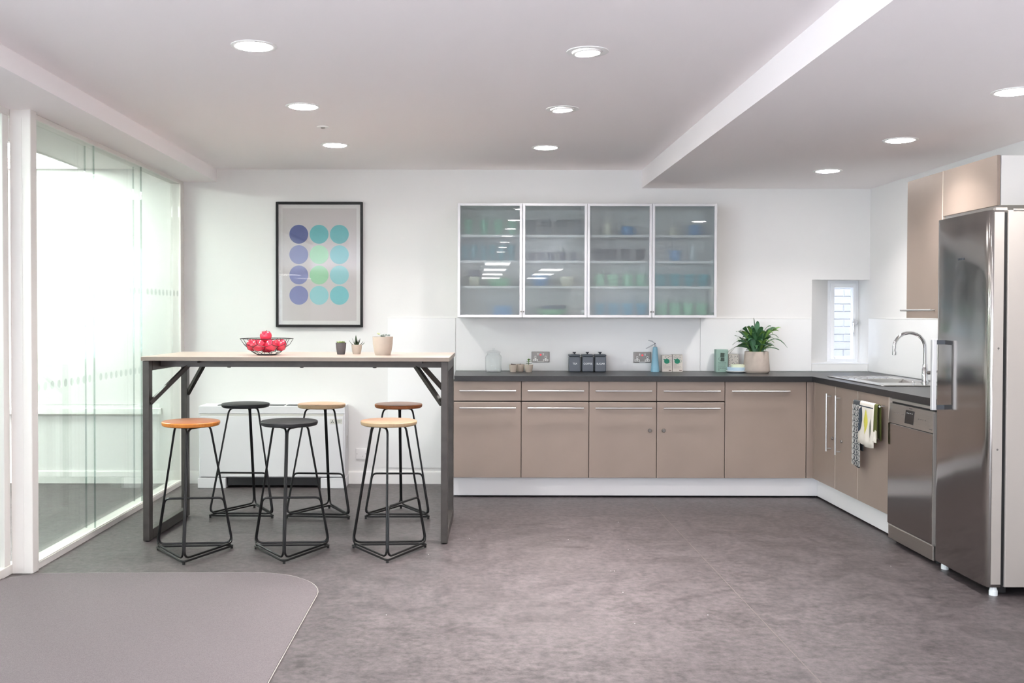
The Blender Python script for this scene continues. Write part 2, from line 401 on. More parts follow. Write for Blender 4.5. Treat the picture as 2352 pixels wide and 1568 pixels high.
# ---------------------------------------------------------------- glass partition (double glazed, two skins)
gp = thing('glass_partition', 'full-height double-glazed partition with dotted glass beside the bar table', 'partition', (-2.36, 6.6, 0))
G0, G1 = 5.30, W
M().box(-2.405, -2.323, G0, G1, 0, .04).build('bottom_rail', 'frame_white', gp, bevel=.003)
M().box(-2.318-.004, -2.318, G0, G1, .0, .034).build('rail_lip', 'frame_white', gp)
M().box(-2.405, -2.323, G0, G1, 2.392, 2.42).build('top_rail', 'frame_white', gp, bevel=.003)
M().box(-2.405, -2.32, W-.09, W-.0, .04, 2.392).build('end_post', 'frame_white', gp, bevel=.003)
js = [5.32, 6.173, 7.051, W-.095]
for sx in (-2.334, -2.388):
    for k in range(3):
        M().box(sx-.005, sx+.005, js[k]+.0015, js[k+1]-.0015, .035, 2.397).build('glass_pane', 'pane', gp)
    for k in (1, 2):
        M().box(sx-.0052, sx+.0052, js[k]-.0018, js[k]+.0018, .04, 2.392).build('glazing_joint', 'joint', gp)
for z in (1.522, .968):
    d = M(); y = 5.36
    while y < W-.15:
        if abs(y-js[1]) > .03 and abs(y-js[2]) > .03: d.lathe([(0, 0), (.0235, 0), (.0235, .0006), (0, .0006)], (-2.3284, y, z), 14, 'x')
        y += .0905
    d.build('dot_row', 'dot_film', gp)
M().box(-2.412, -2.302, 5.225, 5.30, 0, 2.43).build('corner_post', 'frame_white', gp, bevel=.004)
M().box(-2.352, -2.348, 5.2235, 5.2255, .02, 2.38).build('post_joint', 'frame_white', gp)
g2 = thing('glass_partition', 'near glazed panel with greenish edge at the left border of the photo', 'partition', (-2.45, 3.2, 0))
M().box(-2.47, -2.412, 1.0, 5.30, 0, .05).build('bottom_rail', 'frame_white', g2, bevel=.003)
M().box(-2.47, -2.412, 1.0, 5.30, 2.39, 2.43).build('top_rail', 'frame_white', g2, bevel=.003)
M().box(-2.455, -2.418, 5.16, 5.225, .05, 2.39).build('stile', 'frame_white', g2, bevel=.003)
M().box(-2.449, -2.439, 1.0, 5.15, .045, 2.395).build('glass_pane', 'pane', g2)
M().box(-2.4495, -2.4385, 5.135, 5.15, .05, 2.39).build('glass_edge', 'pane_edge', g2)
# ceiling panel light in the glazed room
t = thing('ceiling_panel_light', 'bright rectangular ceiling panel light inside the glazed room', 'ceiling light', (-3.41, 7.35, CZ))
M().box(-3.71, -3.11, 6.75, 7.95, CZ-.012, CZ-.001).build('frame', 'white_trim', t, bevel=.002)
M().box(-3.69, -3.13, 6.77, 7.93, CZ-.0145, CZ-.0122).build('diffuser', 'panel_glassroom', t)
for (x, y) in ((-3.71, 4.0),):
    t = thing('ceiling_panel_light', 'rectangular ceiling panel light nearer the camera in the glazed room', 'ceiling light', (x+.3, y+.6, CZ))
    M().box(x, x+.6, y, y+1.2, CZ-.012, CZ-.001).build('frame', 'white_trim', t, bevel=.002)
    M().box(x+.02, x+.58, y+.02, y+1.18, CZ-.0145, CZ-.0122).build('diffuser', 'panel_glassroom', t)
# office panel lights far behind the camera (seen mirrored in the cabinet glass)
k = 0
for x in (-1.5, .55, 2.0):
    for y in (-7.5, -10.5, -13.5, -16.5):
        t = thing('ceiling_panel_light', 'rectangular ceiling panel light in the office behind the camera', 'ceiling light', (x, y, CZ), 'office panel lights')
        M().box(x-.3, x+.3, y-.6, y+.6, CZ-.012, CZ-.001).build('frame', 'white_trim', t)
        M().box(x-.28, x+.28, y-.58, y+.58, CZ-.0145, CZ-.0122).build('diffuser', 'panel_lamp', t)

# ---------------------------------------------------------------- downlights
def downlight(x, y, z, label, big=True, group='round recessed downlights'):
    t = thing('downlight', label, 'ceiling light', (x, y, z), group)
    if big:
        M().lathe([(.098, 0), (.098, -.003), (.09, -.006), (.079, -.004), (.077, -.001), (.077, 0)], (x, y, z), 40).build('trim_ring', 'white_trim', t, smooth=True)
        M().lathe([(0, 0), (.0775, 0), (.077, -.004), (.07, -.006), (0, -.0065)], (x, y, z-.001), 32).build('diffuser', 'lamp', t, smooth=True)
        ld = bpy.data.lights.new('downlight_beam', 'AREA'); ld.shape = 'DISK'; ld.size = .14; ld.energy = BEAM_W; ld.spread = math.radians(122); ld.color = (1, .955, .94)
        lo = bpy.data.objects.new('downlight_beam', ld); COL.objects.link(lo); lo.parent = t; lo.location = (0, 0, -.016)
    else:
        M().lathe([(.093, 0), (.093, -.003), (.088, -.005), (.069, -.004), (.067, 0)], (x, y, z), 40).build('trim_ring', 'white_trim', t, smooth=True)
        g = M().lathe([(.064, -.001), (.064, -.006), (.056, -.009), (.052, -.006), (.052, -.001)], (0, 0, 0), 36)
        g.v = [(x+a, y+b, z+c-.002+.06*a) for a, b, c in g.v]; g.build('gimbal_ring', 'white_trim', t, smooth=True)
        q = M().cyl((0, 0, -.007), .051, .003, 28); q.v = [(x+a, y+b, z+c-.002+.06*a) for a, b, c in q.v]; q.build('diffuser', 'lamp_gimbal', t)
        ld = bpy.data.lights.new('gimbal_beam', 'AREA'); ld.shape = 'DISK'; ld.size = .09; ld.energy = SPOT_W; ld.spread = math.radians(75); ld.color = (1, .97, .95)
        lo = bpy.data.objects.new('gimbal_beam', ld); COL.objects.link(lo); lo.parent = t; lo.location = (0, 0, -.02); lo.rotation_euler = (math.radians(-3), 0, 0)
cols = [(-.95, [4.35, 5.61, 6.885], 'left'), (.5, [4.43, 5.665, 6.97], 'middle')]
nm = ['nearest', 'second nearest', 'farthest']
for x, ys, s_ in cols:
    for i, y in enumerate(ys):
        b = not (s_ == 'middle' and i < 2)
        downlight(x, y, CZ, ('round white downlight, %s in the %s ceiling row' if b else 'small tilting downlight in a wide ring, %s in the %s ceiling row') % (nm[i], s_), b)
for i, (x, y) in enumerate(((2.44, 4.543), (2.462, 5.805), (2.483, 7.05))):
    downlight(x, y, 2.374, 'round white downlight, %s in the lower right ceiling above the counter' % nm[i])
for x, z in ((-.95, CZ), (.5, CZ)):
    for y in (3.1, 1.85, .6, -.65, -1.9, -3.2):
        downlight(x, y, z, 'round white downlight in the ceiling behind the camera', True, 'downlights behind the view')
t = thing('smoke_detector', 'tiny flush ceiling sensor between two left-row downlights', 'sensor', (-.931, 6.218, CZ))
M().lathe([(.038, 0), (.038, -.003), (.03, -.006), (0, -.006)], (-.931, 6.218, CZ), 24).build('base', 'white_trim', t, smooth=True)
M().lathe([(.014, 0), (.015, -.004), (.008, -.007), (0, -.007)], (-.931, 6.218, CZ-.005), 16).build('lens', 'socket_metal', t, smooth=True)

# ---------------------------------------------------------------- window and brick wall outside
wn = bpy.data.objects.new('window_1', None); COL.objects.link(wn); wn.location = (3.05, W+.24, wz0); wn['kind'] = 'structure'
y0 = W+.235
def ring(x0, x1, z0, z1, wdt, ya, yb):
    return M().box(x0, x0+wdt, ya, yb, z0, z1).box(x1-wdt, x1, ya, yb, z0, z1).box(x0+wdt, x1-wdt, ya, yb, z0, z0+wdt).box(x0+wdt, x1-wdt, ya, yb, z1-wdt, z1)
ring(2.925, XR, wz0+.004, wz1, .022, y0, y0+.06).build('frame', 'pvc', wn, bevel=.002)
sa = M().box(2.947, 2.978, y0-.012, y0+.05, wz0+.026, wz1-.022).box(3.135, 3.158, y0-.012, y0+.05, wz0+.026, wz1-.022).box(2.978, 3.135, y0-.012, y0+.05, wz0+.026, wz0+.05).box(2.978, 3.135, y0-.012, y0+.05, wz1-.056, wz1-.022)
sa.build('sash', 'pvc', wn, bevel=.002)
M().box(2.976, 3.137, y0+.02, y0+.026, wz0+.048, wz1-.054).build('pane', 'window_glass', wn)
M().box(2.985, 3.03, y0-.02, y0-.012, wz0+.03, wz0+.04).build('trickle_vent', 'pvc', wn)
h = M().cyl((3.143, y0-.012, 1.305), .02, -.02, 20, 'y').ball((3.125, y0-.04, 1.305), .012)
h.build('handle', 'chrome', wn, smooth=True)
M().tube([(3.125, y0-.04, 1.305), (3.126, y0-.044, 1.27), (3.128, y0-.04, 1.205)], [.009, .006, .004], 8).build('handle_lever', 'chrome', wn, smooth=True)
M().box(wx0+.002, XR, W-.006, y0, wz0-.004, wz0+.004).build('sill', 'pvc', wn)
bo = struct('wall_outside', M().box(-6, 6.4, 9.93, 10.1, -.1, 5.4), 'mortar')
struct('wall_sky_blocker', M().box(-6, 6.4, W+.05, W+.3, 2.9, 5.4).box(XR+.3, 6.4, W+.05, W+.3, -.1, 2.9).box(-6, XL-.2, W+.05, W+.3, -.1, 2.9), 'sky_blocker')  # unseen walls added to keep sky light off the bricks
struct('ground_sky_blocker', M().box(-6, 6.4, W+.3, 9.93, -.1, .0), 'sky_blocker')  # added out of view to stop world light from below
struct('wall_sky_blocker_end', M().box(6.4, 6.6, W, 10.1, -.1, 5.4), 'sky_blocker')  # unseen end wall, added to shut sky light out of the alley
struct('wall_sky_blocker_end', M().box(-6.2, -6, W, 10.1, -.1, 5.4), 'sky_blocker')  # same added light blocker at the other end
bmesh_ = None
for rrow in range(28):
    for c in range(9):
        x = 2.75+c*.225+(.1125 if rrow % 2 else 0)+.02; z = .35+rrow*.075
        if bmesh_ is None:
            b0 = M().box(0, .215, -.008, .02, 0, .067).build('brick', 'brick', bo, bevel=.003); bmesh_ = b0; ob = b0
            ob.location = (0, 0, 0)
        else:
            ob = bmesh_.copy(); COL.objects.link(ob); ob.parent = bo
        ob.location = (x, 9.93+random.uniform(-.002, .002), z)

# ---------------------------------------------------------------- splashback panels
def panel(name_label, x0, x1, z0, z1, grp):
    t = thing('splashback_panel', name_label, 'splashback', ((x0+x1)/2, W, z0), grp)
    M().box(x0+.001, x1-.001, W-.008, W-.0002, z0, z1).build('sheet', 'white_gloss', t, bevel=.0012)
    M().box(x0+.001, x1-.001, W-.010, W-.0002, z1+.0002, z1+.004).build('top_bead', 'white_trim', t)
GS = 'white splashback sheets'
panel('tall white gloss splashback sheet reaching down to the skirting beside the bar table', -.688, -.142, .128, 1.333, GS)
panel('long white gloss splashback sheet under the glass wall cabinets', -.139, 1.82, .912, 1.333, GS)
panel('white gloss splashback sheet behind the big potted plant', 1.822, wx0-.002, .912, 1.333, GS)
t = thing('splashback_panel', 'low strip of splashback under the small window', 'splashback', (2.95, W, .912), GS)
M().box(wx0, XR-.012, W-.008, W-.0002, .912, wz0-.006).build('sheet', 'white_gloss', t, bevel=.001)
t = thing('splashback_panel', 'white gloss splashback sheet on the side wall behind the sink', 'splashback', (XR, 6.7, .912), GS)
M().box(XR-.008, XR-.0002, 5.42, W-.001, .912, 1.335).build('sheet', 'white_gloss', t, bevel=.001)
M().box(XR-.01, XR-.0002, 5.42, W-.001, 1.3352, 1.339).build('top_bead', 'white_trim', t)

# ---------------------------------------------------------------- base units, left run (fronts face -Y)
FY = 7.42
def bar_handle_x(x0, x1, y, z, parent):
    h = M().tube([(x0, y, z), (x1, y, z)], .0062, 10)
    for x in (x0+.025, x1-.025): h.tube([(x, y, z), (x, FY+.001, z)], .0045, 8)
    return h.build('handle', 'alu', parent, smooth=True)
def base_unit(x0, x1, label, drawer=True, lock=None):
    t = thing('base_cabinet', label, 'cabinet', ((x0+x1)/2, FY+.3, .152), 'taupe base cabinets')
    M().box(x0+.0005, x1-.0005, FY+.021, W-.012, .15, .869).build('carcass', 'gap', t)
    g = .0022; ztop = .8675
    if drawer:
        d = M().box(x0+g, x1-g, FY, FY+.019, .7235, ztop).build('drawer', 'laminate', t, bevel=.0015)
        bar_handle_x(x0+.045, x1-.041, FY-.034, .799, d)
        ztop = .7115
    d = M().box(x0+g, x1-g, FY, FY+.019, .153, ztop).build('door', 'laminate', t, bevel=.0015)
    M().box(x0+.004, x1-.004, FY+.001, FY+.019, ztop, ztop+.0025).build('top_edge', 'laminate_edge', t)
    if drawer: bar_handle_x(x0+.045, x1-.041, FY-.034, .672, d)
    else: bar_handle_x(x0+.045, x1-.13, FY-.034, .799, d)
    if lock: M().lathe([(0, -.012), (.011, -.012), (.0135, -.008), (.0135, 0)], (lock, FY, .505), 18, 'y').build('lock', 'screw', d, smooth=True)
    return t
base_unit(-.146, .357, 'taupe cabinet with drawer over door, nearest the bar table')
base_unit(.357, .859, 'taupe cabinet with drawer and door, second from the bar table')
base_unit(.859, 1.361, 'taupe cabinet with drawer and door, lock at its right edge', lock=1.31)
base_unit(1.361, 1.866, 'taupe cabinet with drawer and door, lock at its left edge', lock=1.413)
base_unit(1.866, 2.47, 'wide taupe cabinet with one full-height door under the potted plant', drawer=False)
o = M().box(2.474, 2.535, FY+.001, FY+.02, .153, .8675).box(2.52, 2.54, 7.385, FY, .153, .8675).build('corner_filler', 'laminate', bevel=.002)
tag(rebase(o), 'narrow taupe corner filler post between the two cabinet runs', 'cabinet trim')
o = M().box(-.146, 2.575, FY+.05, FY+.066, .012, .1485).build('plinth', 'plinth_white', bevel=.001); tag(rebase(o), 'white plinth under the long straight run of base cabinets', 'plinth')
M().box(-.14, 2.57, FY+.09, FY+.1, 0, .012).build('foot_strip', 'rubber', o)
o.children[0].location = (0, 0, 0); 
o = M().box(2.572, 2.588, 6.062, FY+.05, .012, .1485).build('plinth', 'plinth_white', bevel=.001); tag(rebase(o), 'white plinth under the side run of cabinets by the dishwasher', 'plinth')

# right run (fronts face -X)
FX = 2.52
def vhandle(y, z0, z1, parent):
    h = M().tube([(FX-.034, y, z0), (FX-.034, y, z1)], .0065, 10)
    for z in (z0+.02, z1-.02): h.tube([(FX-.034, y, z), (FX+.001, y, z)], .005, 8)
    return h.build('handle', 'alu', parent, smooth=True)
t = thing('base_cabinet', 'two-door taupe sink cabinet with tall upright handles', 'cabinet', (2.85, 6.98, .152), 'taupe base cabinets')
M().box(FX+.021, XR-.02, 7.384, 7.40, .15, .869).box(FX+.021, XR-.02, 6.568, 6.584, .15, .869).box(FX+.021, XR-.02, 6.584, 7.384, .15, .166).box(FX+.021, FX+.03, 6.584, 7.384, .166, .869).build('carcass', 'gap', t)
d = M().box(FX, FX+.019, 6.973, 7.383, .153, .8675).build('door', 'laminate', t, bevel=.0015); vhandle(7.045, .405, .812, d)
M().lathe([(0, -.01), (.009, -.01), (.011, -.007), (.011, 0)], (FX, 7.01, .5), 16, 'x').build('lock', 'screw', d, smooth=True)
M().box(FX+.002, FX+.019, 6.961, 6.970, .153, .8675).build('edge_strip', 'laminate_edge', t)
d = M().box(FX, FX+.019, 6.570, 6.959, .153, .8675).build('door', 'laminate', t, bevel=.0015); vhandle(6.868, .405, .812, d)
M().lathe([(0, -.01), (.009, -.01), (.011, -.007), (.011, 0)], (FX, 6.835, .5), 16, 'x').build('lock', 'screw', d, smooth=True)
t = thing('base_cabinet', 'single-door taupe cabinet with the tea towels hanging on it', 'cabinet', (2.85, 6.31, .152), 'taupe base cabinets')
M().box(FX+.021, XR-.02, 6.07, 6.566, .15, .869).build('carcass', 'gap', t)
M().box(FX+.002, FX+.019, 6.558, 6.567, .153, .8675).build('edge_strip', 'laminate_edge', t)
d = M().box(FX, FX+.019, 6.074, 6.556, .153, .8675).build('door', 'laminate', t, bevel=.0015)
M().box(FX-.0005, FX+.019, 6.0605, 6.072, .153, .8675).build('edge_strip', 'laminate_edge', t)
r_ = M().tube([(FX-.04, 6.105, .806), (FX-.04, 6.52, .806)], .006, 10)
for y in (6.13, 6.5): r_.tube([(FX-.04, y, .806), (FX+.001, y, .806)], .0045, 8)
r_.build('towel_rail', 'alu', d, smooth=True)

# worktop (L shape with a cut-out for the sink bowl)
BX0, BX1, BY0, BY1 = 2.70, 3.02, 6.66, 7.04
wt = M().box(-.14, 2.50, 7.385, W-.009, .870, .910)
wt.box(2.50, BX0, 5.42, W-.009, .870, .910).box(BX1, XR-.009, 5.42, W-.009, .870, .910).box(BX0, BX1, BY1, W-.009, .870, .910).box(BX0, BX1, 5.42, BY0, .870, .910)
o = wt.build('worktop', 'worktop'); tag(rebase(o), 'charcoal L-shaped worktop running over the base cabinets and dishwasher', 'worktop')
# sink
t = thing('sink', 'stainless steel inset sink with drainer in the worktop corner', 'sink', (2.85, 6.9, .91))
s_ = M().box(2.60, BX0, 6.38, 7.36, .9105, .9145).box(BX1, 3.07, 6.38, 7.36, .9105, .9145).box(BX0, BX1, BY1, 7.36, .9105, .9145).box(BX0, BX1, 6.38, BY0, .9105, .9145)
s_.build('deck', 'steel_sink', t)
rim = M().tube([(2.60, 6.38, .914), (3.07, 6.38, .914), (3.07, 7.36, .914), (2.60, 7.36, .914)], .0035, 6, True, .03)
rim.build('rim', 'steel_sink', t, smooth=True)
bw = M(); i_ = .03; zt, zb = .9144, .885-.12
a = [(BX0+.001, BY0+.001, zt), (BX1-.001, BY0+.001, zt), (BX1-.001, BY1-.001, zt), (BX0+.001, BY1-.001, zt)]
b = [(BX0+i_, BY0+i_, zb), (BX1-i_, BY0+i_, zb), (BX1-i_, BY1-i_, zb), (BX0+i_, BY1-i_, zb)]
bw.add(a+b, [(0, 1, 5, 4), (1, 2, 6, 5), (2, 3, 7, 6), (3, 0, 4, 7), (4, 5, 6, 7)])
bw.build('bowl', 'steel_sink', t)
dr = M()
for k in range(8): dr.tube([(2.66+k*.045, 7.1, .9150), (2.66+k*.045, 7.32, .9150)], .003, 6)
dr.build('drainer_ribs', 'steel_sink', t, smooth=True)
M().lathe([(0, .018), (.010, .018), (.011, .014), (.006, .012), (.006, .002), (.016, 0)], (2.87, 6.53, .9145), 20).build('waste_knob', 'chrome', t, smooth=True)
# tap
tx, ty = 2.985, 6.62
t = thing('tap', 'chrome swan-neck mixer tap standing behind the sink', 'tap', (tx, ty, .9145))
M().lathe([(0, 0), (.026, 0), (.026, .008), (.02, .012), (.02, .095), (.016, .1), (.016, .125), (0, .125)], (tx, ty, .9147), 28).build('body', 'chrome', t, smooth=True)
R_ = .103; top = 1.145; arc = [(tx, ty, 1.03), (tx, ty, top)]+[(tx-R_+R_*math.cos(a), ty, top+R_*math.sin(a)) for a in [PI*k/14 for k in range(1, 14)]]+[(tx-2*R_+.001, ty, top-.01), (tx-2*R_+.003, ty, top-.035)]
M().tube(arc, .0115, 12).build('spout', 'chrome', t, smooth=True)
M().lathe([(.009, 0), (.0145, .002), (.0145, .022), (.012, .024)], (tx-2*R_+.003, ty, top-.045), 16).build('aerator', 'chrome', t, smooth=True)
M().tube([(tx, ty-.005, .985), (tx+.045, ty-.02, .985), (tx+.075, ty-.03, 1.0)], [.014, .013, .006], 12).build('lever', 'chrome', t, smooth=True)

# ---------------------------------------------------------------- dishwasher
DX = 2.505
t = thing('dishwasher', 'stainless steel freestanding dishwasher between cabinet and fridge', 'dishwasher', (2.8, 5.75, 0))
M().box(DX+.03, XR-.03, 5.45, 6.045, .03, .866).build('body', 'black_plastic', t)
M().box(DX+.02, DX+.6, 5.449, 6.045, .845, .864).build('top_panel', 'silver_paint', t, bevel=.003)
d = M().box(DX, DX+.028, 5.452, 6.042, .112, .718).build('door', 'steel', t, bevel=.004)
M().box(DX+.001, DX+.03, 5.4495, 5.4518, .112, .83).build('door_edge', 'silver_paint', t)
c = M().prism([(DX, .7195), (DX+.03, .7195), (DX+.03, .836), (DX+.012, .836)], 5.452, 6.042, 'y').build('control_panel', 'steel_satin', t, bevel=.002)
def on_panel(y0_, y1_, z0_, z1_, name, m, th=.0008):   # plate lying on the sloping control panel
    def X(z): return DX+.012*(z-.7195)/(.836-.7195)-.0004
    q = M().add([(X(z0_)-th, y0_, z0_), (X(z0_)-th, y1_, z0_), (X(z1_)-th, y1_, z1_), (X(z1_)-th, y0_, z1_), (X(z0_)+.001, y0_, z0_), (X(z0_)+.001, y1_, z0_), (X(z1_)+.001, y1_, z1_), (X(z1_)+.001, y0_, z1_)],
                [(0, 1, 2, 3), (7, 6, 5, 4), (0, 4, 5, 1), (1, 5, 6, 2), (2, 6, 7, 3), (3, 7, 4, 0)])
    return q.build(name, m, c)
on_panel(5.70, 5.815, .738, .815, 'display', 'display')
for k in range(4): on_panel(5.722+k*.022, 5.732+k*.022, .797, .80, 'icon', 'letter', .0012)
for k in range(4): on_panel(5.55+k*.028, 5.562+k*.028, .777, .781, 'button', 'screw', .0014)
for k in range(6): on_panel(5.84+k*.024, 5.853+k*.024, .782, .785, 'button', 'screw', .0012)
on_panel(5.735, 5.775, .823, .829, 'badge', 'screw')
on_panel(5.465, 5.50, .735, .739, 'badge', 'screw')
M().box(DX+.006, DX+.03, 5.452, 6.042, .022, .104).build('kick_panel', 'steel_satin', t, bevel=.004)
M().box(DX+.004, DX+.03, 5.452, 6.042, .1045, .1095).build('kick_edge', 'silver_paint', t)
for y in (5.5, 6.0):
    for x in (DX+.06, XR-.1): M().cyl((x, y, 0), .018, .03, 12).build('foot', 'rubber', t)

# ---------------------------------------------------------------- fridge
t = thing('fridge', 'tall stainless steel fridge with an upright bar handle', 'fridge', (2.86, 5.1, 0))
M().box(2.578, XR-.02, 4.84, 5.42, .045, 1.872).build('body', 'silver_paint', t, bevel=.004)
M().box(2.558, 2.578, 4.85, 5.41, .05, 1.86).build('seal', 'rubber', t)
# door: flat front with rounded near edge
dp = [(2.558, 4.838), (2.512, 4.838), (2.503, 4.842), (2.497, 4.85), (2.493, 4.862), (2.49, 4.90), (2.487, 5.15), (2.49, 5.36), (2.494, 5.385), (2.51, 5.395), (2.558, 5.395)]
d = M().prism(dp, .045, 1.872).build('door', 'steel', t, bevel=.0025, smooth=True)
M().box(2.51, 2.557, 4.8365, 4.8385, .06, 1.862).build('door_side_trim', 'silver_paint', d)
for z in (1.205, .715): M().lathe([(0, -.003), (.004, -.003), (.005, 0)], (2.535, 4.8365, z), 12, 'y').build('screw_cap', 'screw', d)
hh = M().box(2.422, 2.447, 5.285, 5.31, .862, 1.237).build('handle', 'alu_frame', d, bevel=.004)
M().box(2.447, 2.49, 5.287, 5.308, 1.21, 1.233).box(2.447, 2.49, 5.287, 5.308, .866, .889).build('handle_mount', 'canister_dark', hh)
on = M()
for k in range(6): on.box(2.4872-.0012, 2.4876, 5.085+k*.012, 5.093+k*.012, 1.645, 1.655)
on.build('badge', 'canister_dark', d)
M().box(2.60, 2.66, 4.836, 4.84, 1.872, 1.878).box(2.52, 2.575, 4.845, 4.87, 1.872, 1.884).build('hinge', 'silver_paint', t)
M().box(2.56, 2.6, 4.87, 5.39, .012, .045).build('base_grille', 'black_plastic', t)
for x, y in ((2.54, 4.87), (2.54, 5.37), (XR-.08, 4.9), (XR-.08, 5.36)): M().lathe([(0, 0), (.02, 0), (.02, .02), (.012, .045), (0, .045)], (x, y, 0), 14).build('foot', 'dish_white' if x < 2.6 else 'rubber', t)

# ---------------------------------------------------------------- taupe wall units above
UX = 2.82
t = thing('wall_cabinet', 'tall taupe wall cabinet with a bar handle beside the fridge top', 'cabinet', (3.0, 6.28, 1.345), 'taupe wall cabinets')
M().box(UX+.02, XR-.001, 6.045, 6.53, 1.345, 2.225).build('carcass', 'carcass', t)
d = M().box(UX, UX+.018, 6.05, 6.53, 1.345, 2.228).build('door', 'laminate', t, bevel=.0015)
h = M().tube([(UX-.036, 6.10, 1.395), (UX-.036, 6.535, 1.395)], .0062, 10)
for y in (6.13, 6.48): h.tube([(UX-.036, y, 1.395), (UX+.001, y, 1.395)], .0045, 8)
h.build('handle', 'alu', d, smooth=True)
M().box(UX+.002, UX+.018, 6.038, 6.0485, 1.345, 2.229).build('edge_strip', 'laminate_edge', t)
t = thing('wall_cabinet', 'short taupe bridging wall cabinet directly above the fridge', 'cabinet', (3.0, 5.72, 1.955), 'taupe wall cabinets')
M().box(UX+.022, XR-.001, 5.412, 6.036, 1.957, 2.225).build('carcass', 'carcass', t, bevel=.001)
M().box(UX, UX+.018, 5.415, 6.036, 1.957, 2.228).build('door', 'laminate', t, bevel=.0015)

# ---------------------------------------------------------------- glass-fronted wall cabinets
GY = 7.70
def glass_cab(x0, label):
    x1 = x0+.9935; z0, z1 = 1.342, 2.212
    t = thing('glass_wall_cabinet', label, 'cabinet', ((x0+x1)/2, GY+.17, z0), 'frosted glass wall cabinets')
    M().box(x0+.001, x0+.017, GY+.022, W-.001, z0, z1).box(x1-.017, x1-.001, GY+.022, W-.001, z0, z1).box(x0+.017, x1-.017, GY+.022, W-.001, z0, z0+.016).box(x0+.017, x1-.017, GY+.022, W-.001, z1-.016, z1).box(x0+.017, x1-.017, W-.009, W-.001, z0+.016, z1-.016).build('carcass', 'carcass', t)
    for z in (1.968, 1.769, 1.573): M().box(x0+.018, x1-.018, GY+.045, W-.01, z-.009, z+.009).build('shelf', 'carcass', t)
    xm = (x0+x1)/2
    for k, (a, b) in enumerate(((x0, xm-.0015), (xm+.0015, x1))):
        d = ring(a, b, z0-.002, z1+.002, .0195, GY, GY+.02).build('door', 'alu_frame', t, bevel=.0015)
        fp = M().box(a+.018, b-.018, GY+.006, GY+.010, z0+.016, z1-.016).build('frosted_pane', 'frosted', d)
        fp.data.materials.append(MT['picture_glass'])
        for f_ in fp.data.polygons: f_.material_index = 0 if f_.normal.y < -.5 else 1
        hx = a+.0195 if k == 0 else b-.0195; s = 1 if k == 0 else -1
        for z in (1.39, 2.145): M().box(hx, hx+s*.018, GY+.012, GY+.035, z-.006, z+.006).build('hinge', 'alu', d)
        kx = b-.008 if k == 0 else a+.008
        M().lathe([(0, -.012), (.006, -.012), (.004, -.006), (.004, 0)], (kx, GY, 1.384), 12, 'y').build('knob', 'screw', d, smooth=True)
    return t
glass_cab(-.121, 'frosted-glass wall cabinet with two doors, the left one of the pair')
glass_cab(.8745, 'frosted-glass wall cabinet with two doors, the right one of the pair')
SH = {'top': 1.977, 'second': 1.778, 'third': 1.582, 'bottom': 1.3585}
def vessel(kind, px, shelf, wpx, hpx, m, label, group, y=7.86):
    x = (px-1087)*y/2303; z = SH[shelf]+.0002; r = wpx*y/2303/2; h = hpx*y/2303
    nm_ = dict(tumbler='glass_tumbler', cup='cup', mug='mug', bowl='bowl', box='storage_box', jug='jug', stem='small_glass', dish='serving_dish')[kind]
    if kind in ('tumbler', 'cup', 'stem', 'bowl', 'dish', 'jug'):
        rb = {'tumbler': .78, 'cup': .58, 'stem': .6, 'bowl': .55, 'dish': .7, 'jug': .85}[kind]
        if kind == 'bowl': pr = [(0, 0), (r*rb, 0), (r*.85, h*.3), (r, h*.7), (r, h), (r-.004, h), (r*.8, h*.35), (0, .006)]
        elif kind == 'jug': pr = [(0, 0), (r*.9, 0), (r, h*.35), (r*.7, h*.75), (r*.8, h), (r*.72, h), (r*.6, h*.75), (r*.9, h*.35), (0, .006)]
        else: pr = [(0, 0), (r*rb, 0), (r*(rb+.5*(1-rb)), h*.4), (r, h), (r-.004, h), (r*(rb+.4*(1-rb)), h*.4), (0, .006)]
        o = M().lathe(pr, (x, y, z), 22).build(nm_, m, smooth=True)
    elif kind == 'mug':
        o = M().lathe([(0, 0), (r*.92, 0), (r, .01), (r, h), (r-.004, h), (r-.004, .01), (0, .008)], (x, y, z), 22)
        o.tube([(x+r*.97, y, z+h*.8), (x+r*1.45, y, z+h*.72), (x+r*1.45, y, z+h*.3), (x+r*.97, y, z+h*.2)], .005, 8, rounding=.01); o = o.build(nm_, m, smooth=True)
    else:
        o = M().box(x-r, x+r, y-.06, y+.06, z, z+h).build(nm_, m, bevel=.004)
    tag(rebase(o), label, 'tableware', group); return o
def row(kind, pxs, shelf, wpx, hpx, m, desc, door, y=7.86):
    n = len(pxs)
    for i, px in enumerate(pxs): vessel(kind, px, shelf, wpx, hpx, m, '%s on the %s shelf behind the %s glass door, %s' % (desc, shelf, door, place(i, n)), '%s, %s shelf, %s door' % (desc, shelf, door), y)
row('tumbler', (1075, 1111, 1144, 1177), 'top', 21, 36, 'cup_mint', 'mint green tumbler', 'first')
row('tumbler', (1068, 1088, 1110, 1131, 1152, 1173), 'second', 19.5, 37, 'cup_teal', 'teal tumbler', 'first')
vessel('bowl', 1089, 'third', 28, 22, 'cup_cream', 'cream round pot on the third shelf behind the first glass door', 'lone tableware')
o = M().cyl((.0069+0, 7.86, SH['third']+.0757), .054, .012, 24).lathe([(0, .012), (.05, .012), (.045, .05), (0, .052)], (.0069, 7.86, SH['third']+.0757), 24).build('bowl', 'cup_navy', smooth=True); tag(rebase(o), 'dark bowl upturned on the cream pot behind the first glass door', 'tableware')
vessel('dish', 1147, 'third', 56, 18, 'cup_green', 'wide green dish on the third shelf behind the first glass door', 'lone tableware')
vessel('box', 1154, 'bottom', 42, 21, 'cup_blue', 'pale blue box on the bottom shelf behind the first glass door', 'lone tableware')
row('tumbler', (1219, 1255, 1290.5, 1324), 'top', 23, 36, 'cup_grey', 'grey tumbler', 'second')
